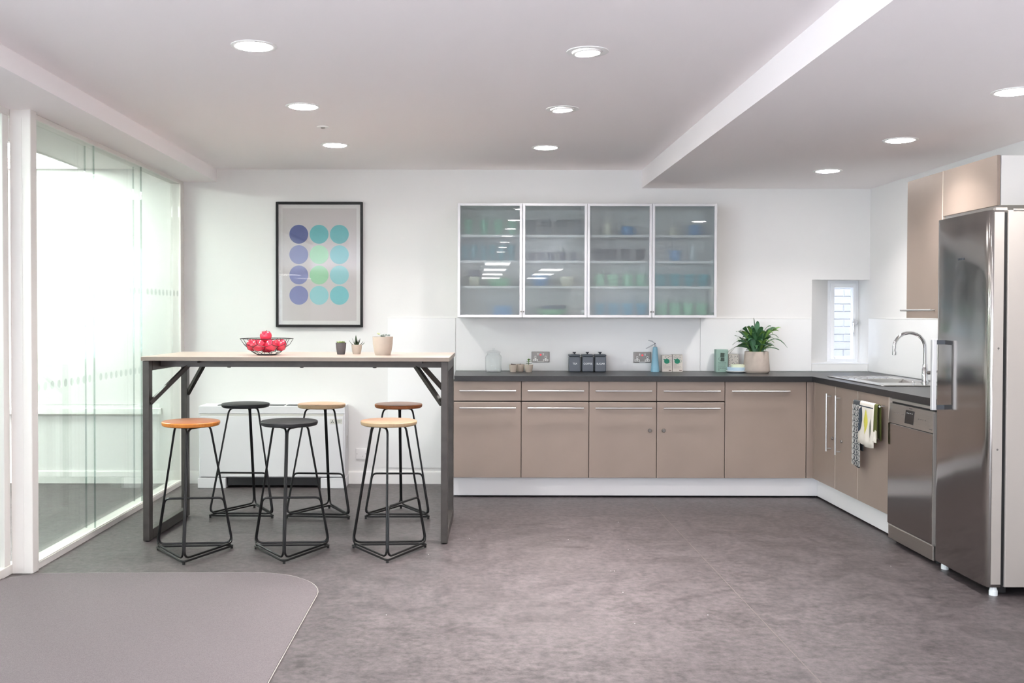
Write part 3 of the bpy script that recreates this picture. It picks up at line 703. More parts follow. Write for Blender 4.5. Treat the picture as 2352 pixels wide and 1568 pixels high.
row('stem', (1221, 1243, 1265, 1292, 1317), 'second', 17, 20, 'cup_navy', 'small blue-grey glass', 'second')
vessel('bowl', 1239, 'third', 45, 27, 'cup_blue', 'blue bowl on the third shelf behind the second glass door', 'lone tableware')
vessel('bowl', 1300, 'third', 37, 22, 'cup_cream', 'cream bowl on the third shelf behind the second glass door', 'lone tableware')
vessel('dish', 1268, 'bottom', 74, 13, 'cup_green', 'green casserole dish on the bottom shelf behind the second glass door', 'lone tableware')
x_ = (1270-1087)*7.86/2303; o = M().box(x_-.094, x_+.094, 7.79, 7.93, SH['bottom']+.0452, SH['bottom']+.074).build('dish_lid', 'cup_navy', bevel=.008); tag(rebase(o), 'dark lid lying on the green casserole dish', 'tableware')
vessel('jug', 1395, 'top', 21, 31, 'cup_cream', 'tall cream beaker on the top shelf behind the third glass door', 'lone tableware')
vessel('mug', 1439, 'top', 28, 21, 'cup_blue', 'blue mug on the top shelf behind the third glass door', 'lone tableware')
row('cup', (1375, 1403, 1437, 1470), 'second', 26, 28, 'cup_dark', 'dark blue cup', 'third')
row('tumbler', (1376, 1407, 1441, 1472), 'third', 27, 28, 'cup_green', 'pale green tumbler', 'third')
row('cup', (1377, 1409, 1441, 1473), 'bottom', 28, 27, 'cup_skyblue', 'sky blue cup', 'third')
vessel('mug', 1543, 'top', 20, 18, 'cup_cream', 'small cream cup on the top shelf behind the fourth glass door', 'lone tableware')
vessel('mug', 1594, 'top', 28, 25, 'cup_blue', 'blue mug on the top shelf behind the fourth glass door', 'lone tableware')
vessel('cup', 1548, 'second', 31, 25, 'cup_blue', 'blue flared cup on the second shelf behind the fourth glass door', 'lone tableware')
vessel('jug', 1590, 'second', 20, 34, 'cup_pale', 'pale jug on the second shelf behind the fourth glass door', 'lone tableware')
row('cup', (1517, 1549, 1582, 1614), 'third', 28, 28, 'cup_aqua', 'teal cup', 'fourth')
row('tumbler', (1519, 1550, 1580, 1611), 'bottom', 28, 28, 'cup_green', 'pale green tumbler', 'fourth')

# ---------------------------------------------------------------- framed print
px0, px1, pz0, pz1 = -1.579, -.885, 1.259, 2.257
t = thing('framed_print', 'black-framed print of twelve blue and green circles on the wall above the bar table', 'picture', (-1.232, W, pz0))
ring(px0, px1, pz0, pz1, .019, W-.032, W-.001).build('frame', 'frame_black', t, bevel=.0015)
M().box(px0+.018, px1-.018, W-.014, W-.002, pz0+.018, pz1-.018).build('mount', 'paper_white', t)
M().box(px0+.051, px1-.051, W-.0148, W-.0141, pz0+.05, pz1-.05).build('print_sheet', 'print_grey', t)
tone = [['indigo', 'teal', 'teal'], ['violet', 'mint', 'aqua_deep'], ['violet', 'mint', 'aqua'], ['violet', 'aqua', 'aqua_deep']]
for r in range(4):
    for c in range(3):
        M().cyl((-1.3975+c*.1622, W-.0149, 2.0-r*.1625), .0757, -.0006, 40, 'y').build('printed_circle', tone[r][c], t)
M().box(px0+.018, px1-.018, W-.021, W-.019, pz0+.018, pz1-.018).build('glazing', 'picture_glass', t)

# ---------------------------------------------------------------- floor-standing air conditioner
t = thing('air_conditioner', 'white floor-standing air conditioning unit against the wall under the bar table', 'air conditioner', (-1.57, 7.92, 0))
ax0, ax1, ay = -2.142, -1.0, 7.812
M().box(ax0, ax1, ay+.004, W-.02, .085, .644).build('casing', 'ac_white', t, bevel=.005)
M().box(ax0, ax1, ay-.002, ay+.003, .585, .642).build('upper_strip', 'ac_white', t, bevel=.002)
M().box(ax0+.012, ax1-.012, ay+.0005, ay+.0038, .566, .584).build('shadow_groove', 'sticker', t)
M().box(ax0+.012, ax1-.012, ay-.004, ay+.0035, .092, .563).build('front_panel', 'ac_white', t, bevel=.003)
for a, b in ((ax0-.008, ax0+.21), (ax1-.19, ax1+.004)): M().box(a, b, ay-.004, W-.02, 0, .082).build('foot', 'ac_white', t, bevel=.004)
M().box(ax0+.22, ax1-.2, ay+.03, W-.03, .02, .085).build('intake', 'black_plastic', t)
g = M()
for k in range(5):
    xa = ax0+.14+k*.18; g.box(xa, xa+.16, ay+.03, ay+.12, .6442, .648)
g.build('outlet_grille', 'black_plastic', t)
lb = M().box(ax1-.118, ax1-.02, ay-.0052, ay-.0042, .505, .545).build('maker_plate', 'sticker', t)
cx_, cz_ = ax1-.097, .523; em = M()
for an in (PI/2, PI/2+2*PI/3, PI/2-2*PI/3):
    u = Vector((math.cos(an), math.sin(an))); v = Vector((-u.y, u.x)); q = [Vector((cx_, cz_))+u*s*.0135+v*w_*.0075 for s, w_ in ((0.04, 0), (.52, .5), (1, 0), (.52, -.5))]
    em.blob([tuple(k) for k in q], ay-.0053, .0006)
em.build('emblem', 'ink_dark', lb)
text('lettering', 'MITSUBISHI', .0095, (ax1-.052, ay-.0056, .530), (PI/2, 0, 0), 'ink_dark', lb, .0002, .05)
text('lettering', 'ELECTRIC', .0085, (ax1-.052, ay-.0056, .519), (PI/2, 0, 0), 'ink_dark', lb, .0002, .04)
M().box(ax1-.0005, ax1+.0008, ay+.10, ay+.15, .30, .40).build('rating_label', 'sticker', t)

# ---------------------------------------------------------------- sockets
def double_socket(x, z, label):
    y = W-.008; t = thing('double_socket', label, 'socket', (x, y, z-.044), 'brushed metal double sockets')
    p = M().box(x-.0725, x+.0725, y-.009, y, z-.043, z+.043).build('faceplate', 'socket_metal', t, bevel=.004)
    for s in (-1, 1):
        cx = x+s*.041
        M().box(cx-.007, cx+.007, y-.0102, y-.0091, z-.018, z+.008).box(cx-.021, cx+.021, y-.0102, y-.0091, z-.034, z-.017).build('outlet', 'socket_white', t)
        M().box(cx-.003, cx+.003, y-.0108, y-.0103, z-.006, z+.003).box(cx-.0145, cx-.0065, y-.0108, y-.0103, z-.028, z-.0235).box(cx+.0065, cx+.0145, y-.0108, y-.0103, z-.028, z-.0235).build('pin_hole', 'hole', t)
        M().box(x+s*.0215-.004, x+s*.0215+.004, y-.0125, y-.0091, z+.013, z+.031).build('switch', 'socket_white', t, bevel=.001)
    M().cyl((x, y-.0091, z+.017), .006, -.0015, 14, 'y').build('neon', 'neon_red', t)
    M().box(x-.025, x+.025, y-.0103, y-.0091, z-.04, z-.035).build('maker_strip', 'socket_white', t)
double_socket(.54, 1.0225, 'brushed metal double socket with red light, behind the little pots')
double_socket(1.356, 1.0205, 'brushed metal double socket with red light, partly behind the blue fan')
t = thing('wall_outlet', 'white fused wall outlet low on the wall beside the air conditioner', 'socket', (-.897, W, .195))
p = M().box(-.942, -.853, W-.012, W-.0004, .195, .285).build('faceplate', 'socket_white', t, bevel=.004)
M().box(-.915, -.88, W-.0135, W-.0122, .216, .228).build('fuse_holder', 'socket_white', t)
for x in (-.932, -.863): M().cyl((x, W-.0122, .24), .003, -.0008, 10, 'y').build('screw', 'screw', t)
M().cyl((-.885, W-.0136, .222), .0025, -.0006, 10, 'y').build('screw', 'screw', t)

# ---------------------------------------------------------------- bar table
TB = thing('bar_table', 'tall bar table with pale wood top on a dark steel tube frame', 'table', (0, 0, 0))
L, D, TH = 1.822, .782, 1.083
M().box(-.006-L/2, L/2+.006, -.004, D+.004, TH+.0005, TH+.0245).build('tabletop', 'table_wood', TB, bevel=.0015)
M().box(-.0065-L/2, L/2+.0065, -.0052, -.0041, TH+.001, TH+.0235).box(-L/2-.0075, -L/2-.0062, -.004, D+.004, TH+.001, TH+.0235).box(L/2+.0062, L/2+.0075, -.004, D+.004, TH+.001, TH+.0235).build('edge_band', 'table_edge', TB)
q = .04
for s in (-1, 1):
    xo = s*L/2; xi = s*(L/2-q)
    M().box(xo, xi, 0, q+.02, .006, TH-.001).build('leg', 'table_steel', TB, bevel=.003)
    M().box(xo, xi, D-q-.02, D, .006, TH-.001).build('leg', 'table_steel', TB, bevel=.003)
    M().box(xo, xi, q+.02, D-q-.02, .006, .066).build('bottom_rail', 'table_steel', TB, bevel=.003)
    M().box(xo, xi, q+.02, D-q-.02, TH-.061, TH-.001).build('top_rail', 'table_steel', TB, bevel=.003)
    for y in (.03, D-.03): M().cyl((s*(L/2-q/2), y, 0), .015, .0058, 14).build('foot', 'rubber', TB)
    for y, yb in ((.03, .22), (D-.03, D-.22)):
        M().bar((s*(L/2-q+.004), y, .828), (s*(L/2-.21), yb, TH-.035), .024, .024).build('brace', 'table_steel', TB)
for y in (.22, D-.22): M().box(-L/2+q+.001, L/2-q-.001, y-.02, y+.02, TH-.046, TH-.002).build('stretcher', 'table_steel', TB, bevel=.002)
for s in (-1, 1): M().box(s*.62, s*.75, .13, .19, TH-.018, TH-.001).build('bracket', 'table_steel', TB)
for k in (-.45, .0, .45): M().lathe([(0, -.006), (.012, -.004), (.012, 0)], (k, .22, TH-.046), 12).build('bolt', 'rod_black', TB)
TB.location = (-1.0605, 5.945, 0); TB.rotation_euler = (0, 0, -math.radians(1.5)*-1*-1)

# ---------------------------------------------------------------- stools
def make_stool(label, side, topm, foot_side=0):
    """three legs of paired rods, base ring, low footrest loop opposite corner 0"""
    t = thing('bar_stool', label, 'stool', (0, 0, 0), 'round-seat wire bar stools')
    M().lathe([(0, .004), (.148, .004), (.157, .008), (.1605, .016), (.161, .026), (.158, .0295), (.156, .0300)], (0, 0, .727), 48).build('seat', side, t, smooth=True)
    M().lathe([(.157, .0302), (.155, .0306), (0, .0306)], (0, 0, .727), 48).build('seat_face', topm, t, smooth=True)
    RB, RT, r = .252, .118, .0062
    ang = [-PI/2, -PI/2+2*PI/3, -PI/2+4*PI/3]
    def pt(a, z):
        f = (z-.03)/(.72-.03); R = RB+(RT-RB)*f; return Vector((R*math.cos(a), R*math.sin(a), z))
    M().tube([pt(a, .03)*1.035+Vector((0, 0, -.0135)) for a in ang], r, 8, True, .04).build('base_ring', 'rod_black', t, smooth=True)
    def loop(i, j, ztop, rt):
        def off(p, a, b, z):
            d = (pt(b, z)-pt(a, z)).normalized(); return p+d*.0075
        a, b = ang[i], ang[j]
        P_ = [off(pt(a, .033), a, b, .033), off(pt(b, .033), b, a, .033), off(pt(b, ztop), b, a, ztop), off(pt(a, ztop), a, b, ztop)]
        m = M().tube(P_, r, 8, True, [.045, .045, rt, rt]); return m
    loop(0, 1, .7245, .035).build('side_loop', 'rod_black', t, smooth=True)
    loop(0, 2, .7245, .035).build('side_loop', 'rod_black', t, smooth=True)
    lp = loop(1, 2, .300, .03); lp.build('footrest_loop', 'rod_black', t, smooth=True)
    for a in ang:
        p = pt(a, .03)*.955; M().cyl((p.x, p.y, 0), .0075, .012, 10).build('foot', 'rubber', t)
    return t
st = [('orange-stained bar stool at the front left of the bar table', 'seat_orange', 'seat_orange_top', (-1.597, 5.668), 6),
      ('black-seated bar stool in the middle of the front row', 'seat_black', 'seat_black', (-1.045, 5.693), 3.4),
      ('pale birch bar stool at the front right of the bar table', 'seat_birch', 'seat_birch_top', (-.481, 5.716), -117),
      ('black-seated bar stool at the back left, before the air conditioner', 'seat_black', 'seat_black', (-1.544, 6.795), 178.5),
      ('tan wood bar stool in the middle of the back row', 'seat_tan', 'seat_tan_top', (-1.025, 6.775), 176),
      ('dark walnut bar stool at the back right by the table leg', 'seat_brown', 'seat_brown_top', (-.505, 6.780), 180)]
s0 = make_stool(*st[0][:3])
for i, (lb_, a, b, xy, rz) in enumerate(st):
    s_ = s0 if i == 0 else copy_tree(s0)
    if i:
        s_['label'] = lb_
        for ch in s_.children:
            n_ = ch.name.split('.')[0]
            if n_ in ('seat', 'seat_face'):
                ch.data = ch.data.copy(); ch.data.materials.clear(); ch.data.materials.append(MT[a if n_ == 'seat' else b])
    s_.location = (xy[0], xy[1], 0); s_.rotation_euler = (0, 0, math.radians(rz))

# ---------------------------------------------------------------- fruit bowl and apples
TZ = TH+.0247
bx, by = -1.285, 6.24
t = thing('fruit_bowl', 'black wire fruit bowl of red apples on the bar table', 'bowl', (bx, by, TZ))
wr = M(); r = .0017
def cp_(R, z, a): return (bx+R*math.cos(a), by+R*math.sin(a), TZ+z)
N = 10
wr.tube([cp_(.163, .102, 2*PI*k/40) for k in range(40)], .0022, 6, True)
wr.tube([cp_(.058, .0025, 2*PI*k/24) for k in range(24)], .0024, 6, True)
for k in range(N):
    a = 2*PI*k/N+.1; b = a+PI/N; c = a-PI/N
    wr.tube([cp_(.163, .102, a), cp_(.142, .068, a)], r, 5)
    for e in (b, c): wr.tube([cp_(.142, .068, a), cp_(.127, .053, e)], r, 5)
    wr.tube([cp_(.127, .053, b), cp_(.098, .026, b)], r, 5)
    for e in (a, a+2*PI/N): wr.tube([cp_(.098, .026, b), cp_(.082, .015, e)], r, 5)
    wr.tube([cp_(.082, .015, a), cp_(.058, .0025, a)], r, 5)
wr.build('wire_basket', 'wire', t, smooth=True)
M().cyl((bx, by, TZ+.0045), .055, .0012, 24).build('base_disc', 'wire', t)
def make_apple():
    o = thing('apple', '', 'apple', (0, 0, 0), 'apples in the wire bowl')

    M().lathe([(0, -.025), (.008, -.030), (.018, -.0325), (.028, -.027), (.035, -.012), (.0375, .006), (.033, .022), (.023, .031), (.013, .032), (.006, .028), (0, .024)], (0, 0, 0), 22).build('flesh', 'apple', o, smooth=True)
    M().tube([(0, 0, .024), (.001, 0, .034), (.004, 0, .04)], .0014, 6).build('stem', 'apple_stem', o, smooth=True)
    return o
ap = make_apple()
aps = [(.0, .0, .048, 'red apple at the middle of the bowl under the top one', 0, 0)]
ring_ = [(-100, 'red apple at the front of the bowl, left of centre', 1.2), (-60, 'red apple at the front of the bowl, right of centre', .1), (-10, 'red apple at the right side of the wire bowl', .2), (48, 'red apple at the back right of the wire bowl', 0), (105, 'red apple at the back of the wire bowl', 0), (158, 'red apple at the back left of the wire bowl', .3), (205, 'red apple at the left side of the wire bowl', .3)]
ring_ = [(-112, ring_[0][1], 1.3), (-60, ring_[1][1], -.4), (-8, ring_[2][1], .4), (44, ring_[3][1], .2), (96, ring_[4][1], 0), (148, ring_[5][1], .3), (197, ring_[6][1], -.4)]
for dg_, lb_, tl in ring_: aps.append((.089*math.cos(math.radians(dg_)), .089*math.sin(math.radians(dg_)), .0625, lb_, tl, dg_))
aps.append((-.004, -.012, .116, 'topmost red apple standing above the bowl rim', .15, 10))
for i, (x, y, z, lb_, tl, rz) in enumerate(aps):
    o = ap if i == 0 else copy_tree(ap)
    o['label'] = lb_; o.location = (bx+x, by+y, TZ+z); o.rotation_euler = (tl, tl*.3, math.radians(rz))

# ---------------------------------------------------------------- pots on the table
def pot(x, y, z, rt, rb, h, m, label, plant, bow=.06):
    t = thing('potted_succulent', label, 'plant pot', (x, y, z))
    rm = (rt+rb)/2*(1+bow)
    M().lathe([(0, 0), (rb, 0), (rb+(rm-rb)*.6, h*.25), (rm+(rt-rm)*.35, h*.6), (rt, h), (rt-.004, h), (rt-.006, h*.85), (0, h*.85)], (x, y, z), 36).build('pot', m, t, smooth=True)
    M().cyl((x, y, z+h*.85), rt-.007, .002, 24).build('soil', 'soil', t)
    return t
def rosette(mesh, c, R, n, h, fat=.3):
    for k in range(n):
        a = 2*PI*k/n+random.uniform(-.1, .1); e = random.uniform(.7, 1)
        p = (c[0]+R*.5*math.cos(a)*e, c[1]+R*.5*math.sin(a)*e, c[2]+h*random.uniform(.4, .9))
        mesh.ball(p, R*.5, fat+.35*abs(math.cos(a)), fat+.35*abs(math.sin(a)), .45+random.uniform(0, .25), 7, 5)
t = pot(-.837, 6.343, TZ, .0335, .0235, .074, 'pot_dark', 'small charcoal pot of green succulents on the bar table', 0)
for k in range(7):
    a = k*2*PI/6; R = .018 if k < 6 else 0; m = M(); rosette(m, (-.837+R*math.cos(a), 6.343+R*math.sin(a), TZ+.07), .013, 6, .012); m.build('leaf_rosette', 'succulent', t, smooth=True)
t = pot(-.744, 6.40, TZ, .0335, .024, .06, 'pot_stone', 'small stone-coloured pot with a spiky aloe on the bar table', 0)
def blade(mesh, base, tip, w_, lift, m_seg=7, thick=.0016):
    base, tip = Vector(base), Vector(tip); mid = (base+tip)/2+Vector(lift); d = (tip-base); side = Vector((-d.y, d.x, 0))
    side = side.normalized() if side.length > 1e-5 else Vector((1, 0, 0))
    if abs(d.z) > .9*d.length: side = Vector((1, 0, 0))
    L_, R_, C_ = [], [], []
    for k in range(m_seg+1):
        t_ = k/m_seg; p = base*(1-t_)**2+mid*2*t_*(1-t_)+tip*t_*t_; ww = w_*(math.sin(PI*min(1, .18+t_*.82))**.8)
        L_.append(p+side*ww/2+Vector((0, 0, thick))); R_.append(p-side*ww/2+Vector((0, 0, thick))); C_.append(p-Vector((0, 0, thick*1.2)))
    n = m_seg+1; vs = L_+C_+R_; fs = []
    for k in range(m_seg): fs += [(k, k+1, n+k+1, n+k), (n+k, n+k+1, 2*n+k+1, 2*n+k), (2*n+k, 2*n+k+1, k+1, k)]
    mesh.add(vs, fs)
for dx, dy, dz, ww in ((-.048, .0, .042, .006), (-.03, .01, .058, .006), (-.006, .005, .08, .016), (.022, .0, .058, .007), (.04, -.01, .034, .007), (.05, 0, .026, .006), (.008, .02, .045, .008), (.012, -.02, .04, .008), (-.014, -.02, .035, .009), (.0, .0, .05, .009)):
    m = M(); blade(m, (-.744+dx*.15, 6.40+dy*.2, TZ+.05), (-.744+dx, 6.40+dy, TZ+.052+dz*.86), ww, (dx*.2, 0, -.006), thick=.0018); m.build('leaf', 'aloe', t, smooth=True)
t = pot(-.565, 6.262, TZ, .064, .0475, .115, 'pot_stone', 'large stone-coloured pot of grey succulents on the bar table', 0, .08)
for k in range(11):
    a = random.uniform(0, 2*PI); R = random.uniform(.01, .045); m = M()
    rosette(m, (-.565+R*math.cos(a), 6.262+R*math.sin(a), TZ+.106+random.uniform(0, .012)), .013, 6, .012); m.build('leaf_rosette', 'succulent_grey', t, smooth=True)
m = M(); rosette(m, (-.589, 6.25, TZ+.126), .013, 6, .012); rr_ = m.build('leaf_rosette', 'succulent_pale', t, smooth=True); rr_['label'] = 'pale yellow-green rosette'

# ---------------------------------------------------------------- things on the worktop
WZ = .9102
jx, jy = .16, 7.885
t = thing('glass_jar', 'empty clear glass storage jar with knobbed lid on the worktop', 'jar', (jx, jy, WZ))
M().lathe([(0, 0), (.058, 0), (.064, .004), (.0655, .02), (.0655, .115), (.06, .13), (.05, .138), (.05, .15), (.0475, .15), (.0475, .137), (.057, .128), (.0625, .115), (.0625, .02), (.058, .008), (0, .008)], (jx, jy, WZ), 40).build('body', 'jar_glass', t, smooth=True)
M().lathe([(0, .151), (.056, .151), (.056, .159), (.03, .167), (.008, .168), (.008, .174), (.012, .18), (.009, .186), (0, .187)], (jx, jy, WZ), 36).build('lid', 'jar_glass', t, smooth=True)
M().lathe([(.044, 0), (.063, .001), (.063, .004), (.044, .003)], (jx, jy, WZ), 32).build('base_rim', 'thin_plastic', t, smooth=True)
def small_pot(x, y, label, kind):
    t = thing('potted_succulent', label, 'plant pot', (x, y, WZ))
    M().lathe([(0, 0), (.0235, 0), (.0315, .03), (.034, .058), (.0315, .058), (.029, .05), (0, .05)], (x, y, WZ), 28).build('pot', 'pot_stone', t, smooth=True)
    M().cyl((x, y, WZ+.0502), .028, .002, 20).build('soil', 'soil', t); return t
t = small_pot(.315, 7.88, 'small stone pot with a dark low succulent, left of the trio on the worktop', 0)
for k in range(6):
    m = M(); a = k*1.05; rosette(m, (.315+.013*math.cos(a), 7.88+.013*math.sin(a), WZ+.053), .011, 5, .01); m.build('leaf_rosette', 'succulent_dark', t, smooth=True)
t = small_pot(.372, 7.945, 'small stone pot half hidden between its two neighbours on the worktop', 0)
m = M(); rosette(m, (.372, 7.945, WZ+.052), .012, 6, .008); m.build('leaf_rosette', 'succulent_dark', t, smooth=True)
t = small_pot(.437, 7.88, 'small stone pot with an upright green sprig on the worktop', 0)
M().tube([(.437, 7.88, WZ+.05), (.438, 7.88, WZ+.095)], .002, 6).build('stem', 'leaf_light', t)
for dx, dz, z in ((-.022, .012, .062), (.026, .01, .064), (-.018, .02, .075), (.024, .018, .078), (-.012, .03, .085), (.016, .03, .088), (.0, .03, .09)):
    m = M(); blade(m, (.437, 7.88, WZ+z), (.437+dx, 7.87, WZ+z+dz*.5), .014, (0, -.004, .006)); m.build('leaf', 'leaf' if z < .07 else 'leaf_light', t, smooth=True)

for i, (x, word, lw) in enumerate(((.8025, 'TEA', .036), (.905, 'COFFEE', .069), (1.0055, 'SUGAR', .066))):
    y = 7.945; hw = .0445
    t = thing('storage_canister', 'slate grey storage canister lettered %s on the worktop' % word, 'canister', (x, y, WZ), 'lettered storage canisters')
    b_ = M().box(x-hw, x+hw, y-hw, y+hw, WZ, WZ+.122).build('body', 'canister', t, bevel=.009, seg=3)
    M().box(x-hw-.001, x+hw+.001, y-hw-.001, y+hw+.001, WZ+.1222, WZ+.138).build('lid', 'canister', t, bevel=.007, seg=3)
    M().lathe([(0, 0), (.006, 0), (.006, .008), (.013, .014), (.014, .018), (0, .018)], (x, y, WZ+.138), 18).build('knob', 'canister_dark', t, smooth=True)
    text('lettering', word, .0205, (x, y-hw-.0005, WZ+.065), (PI/2, 0, 0), 'letter', b_, .0003, lw)

fx, fy = 1.445, 7.96
t = thing('table_fan', 'pale blue cone-shaped fly fan with clear blades on the worktop', 'fan', (fx, fy, WZ))
M().lathe([(0, 0), (.0335, 0), (.034, .004), (.0185, .185), (.0165, .196), (0, .198)], (fx, fy, WZ), 32).build('body', 'fan_blue', t, smooth=True)
M().lathe([(0, 0), (.012, 0), (.008, .012), (.004, .03), (0, .03)], (fx, fy, WZ+.1985), 16).build('hub', 'thin_plastic', t, smooth=True)
m = M(); m.tube([(fx, fy, WZ+.224), (fx-.03, fy-.02, WZ+.244), (fx-.06, fy-.04, WZ+.25)], [.003, .005, .004], 6); m.build('blade', 'thin_plastic', t, smooth=True)
m = M(); m.tube([(fx, fy, WZ+.224), (fx-.03, fy+.005, WZ+.205), (fx-.07, fy+.02, WZ+.182)], [.003, .005, .003], 6); m.build('blade', 'thin_plastic', t, smooth=True)

def teapot_art(x, z, s, y, parent, m='ink_green'):
    pts = [(x+s*.5*math.cos(a), z+s*.46*math.sin(a)) for a in [2*PI*k/20 for k in range(20)]]
    p = M().blob(pts, y, .0004); p.blob([(x-s*.42, z+s*.1), (x-s*.68, z+s*.42), (x-s*.5, z+s*.44), (x-s*.28, z+s*.34)], y, .0004)
    p.blob([(x-s*.1, z+s*.42), (x+s*.1, z+s*.42), (x, z+s*.62)], y, .0004)
    p.tube([(x+s*.45, y, z+s*.25), (x+s*.78, y, z+s*.2), (x+s*.78, y, z-s*.15), (x+s*.45, y, z-s*.22)], .0009, 5, rounding=.006)
    return p.build('printed_teapot', m, parent)
def carton(x0, x1, y0_, y1_, h, label, m, side_m, group, name='tea_carton'):
    t = thing(name, label, 'carton', ((x0+x1)/2, (y0_+y1_)/2, WZ), group)
    b_ = M().box(x0, x1, y0_, y1_, WZ, WZ+h).build('box', m, t, bevel=.0012)
    return t, b_
def lines(b_, x0, x1, y, zs, m, seed=1):
    random.seed(seed); q = M()
    for z in zs:
        x = x0
        while x < x1-.004:
            ww = random.uniform(.004, .011); q.box(x, min(x+ww, x1), y-.0004, y, z, z+.0022); x += ww+.0022
    return q.build('printed_text', m, b_)
for i, (xa, lb_) in enumerate(((1.503, 'cream tea carton with a green teapot, the one beside the blue fan'), (1.586, 'cream tea carton with a green teapot, the right one of the two'))):
    yf = 7.965
    t, b_ = carton(xa, xa+.079, yf, yf+.055, .136-.004*(i == 0), lb_, 'carton_cream', 'carton_side', 'cream tea cartons')
    teapot_art(xa+.036, WZ+.083, .044, yf-.0001, b_)
    random.seed(3+i); q = M()
    for k in range(13):
        u, v = xa+random.uniform(.006, .072), WZ+random.uniform(.112, .13); q.blob([(u-.003, v), (u, v+.002), (u+.003, v+.001), (u, v-.002)], yf-.0001, .0004)
    q.build('printed_leaves', 'ink_dark', b_)
    lines(b_, xa+.008, xa+.036, yf-.0001, [WZ+.052], 'ink_brown', 2); lines(b_, xa+.008, xa+.07, yf-.0001, [WZ+.042, WZ+.035, WZ+.028], 'ink_grey', 4)
    M().box(xa+.052, xa+.072, yf-.0006, yf-.0001, WZ+.008, WZ+.014).build('printed_mark', 'ink_brown', b_)
# tall green carton with two mugs drawn on it
t, b_ = carton(1.928, 2.022, 7.95, 8.015, .178, 'tall sage green carton with two stacked mugs drawn on it', 'carton_green', 'carton_green_side', None)
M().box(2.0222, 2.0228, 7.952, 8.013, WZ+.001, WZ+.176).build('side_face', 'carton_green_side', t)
yf = 7.9498; q = M()
q.blob([(1.960, WZ+.118), (1.992, WZ+.118), (1.994, WZ+.150), (1.962, WZ+.152)], yf, .0005)
q.blob([(1.962, WZ+.084), (1.993, WZ+.084), (1.993, WZ+.115), (1.964, WZ+.115)], yf, .0005)
q.tube([(1.994, yf, WZ+.146), (2.004, yf, WZ+.144), (2.004, yf, WZ+.128), (1.993, yf, WZ+.124)], .001, 5, rounding=.006)
q.tube([(1.963, yf, WZ+.112), (1.948, yf, WZ+.110), (1.948, yf, WZ+.096), (1.963, yf, WZ+.09)], .001, 5, rounding=.006)
q.build('printed_mugs', 'ink_dark', b_)
lines(b_, 1.944, 2.006, yf, [WZ+.074, WZ+.067, WZ+.056, WZ+.045, WZ+.033, WZ+.027], 'ink_dark', 9)
M().box(1.944, 1.954, yf-.0005, yf, WZ+.014, WZ+.018).build('printed_mark', 'ink_dark', b_)
t, b_ = carton(2.032, 2.112, 7.975, 8.03, .138, 'small cream carton with dark leaf drawings behind the stacked dishes', 'carton_cream', 'carton_side', None)
random.seed(5); q = M()
for k in range(26):
    u, v = random.uniform(2.038, 2.106), WZ+random.uniform(.055, .132); a = random.uniform(0, 6.28); e = .005
    q.blob([(u-e*math.cos(a), v-e*math.sin(a)), (u+.002*math.sin(a), v-.002*math.cos(a)), (u+e*math.cos(a), v+e*math.sin(a)), (u-.002*math.sin(a), v+.002*math.cos(a))], 7.9749, .0004)
q.build('printed_leaves', 'ink_dark', b_); lines(b_, 2.038, 2.07, 7.9749, [WZ+.03, WZ+.024], 'ink_dark', 6)
# stacked dishes
sx, sy = 2.066, 7.86
o = M().lathe([(0, 0), (.05, 0), (.078, .008), (.084, .014), (.081, .0165), (.074, .012), (0, .006)], (sx, sy, WZ), 40).build('plate', 'dish_white', smooth=True); tag(rebase(o), 'white plate at the bottom of the little dish stack', 'tableware')
o = M().lathe([(0, 0), (.055, 0), (.068, .006), (.073, .018), (.0735, .031), (.07, .031), (.068, .02), (0, .008)], (sx, sy, WZ+.0125), 40).build('bowl', 'dish_blue', smooth=True); tag(rebase(o), 'pale blue shallow bowl in the middle of the dish stack', 'tableware')
o = M().lathe([(0, 0), (.05, 0), (.0545, .004), (.0565, .04), (.0575, .043), (.054, .043), (.053, .04), (.05, .01), (0, .008)], (sx+.014, sy, WZ+.0212), 40).build('bowl', 'dish_cream', smooth=True); tag(rebase(o), 'pale cream straight-sided bowl on top of the dish stack', 'tableware')

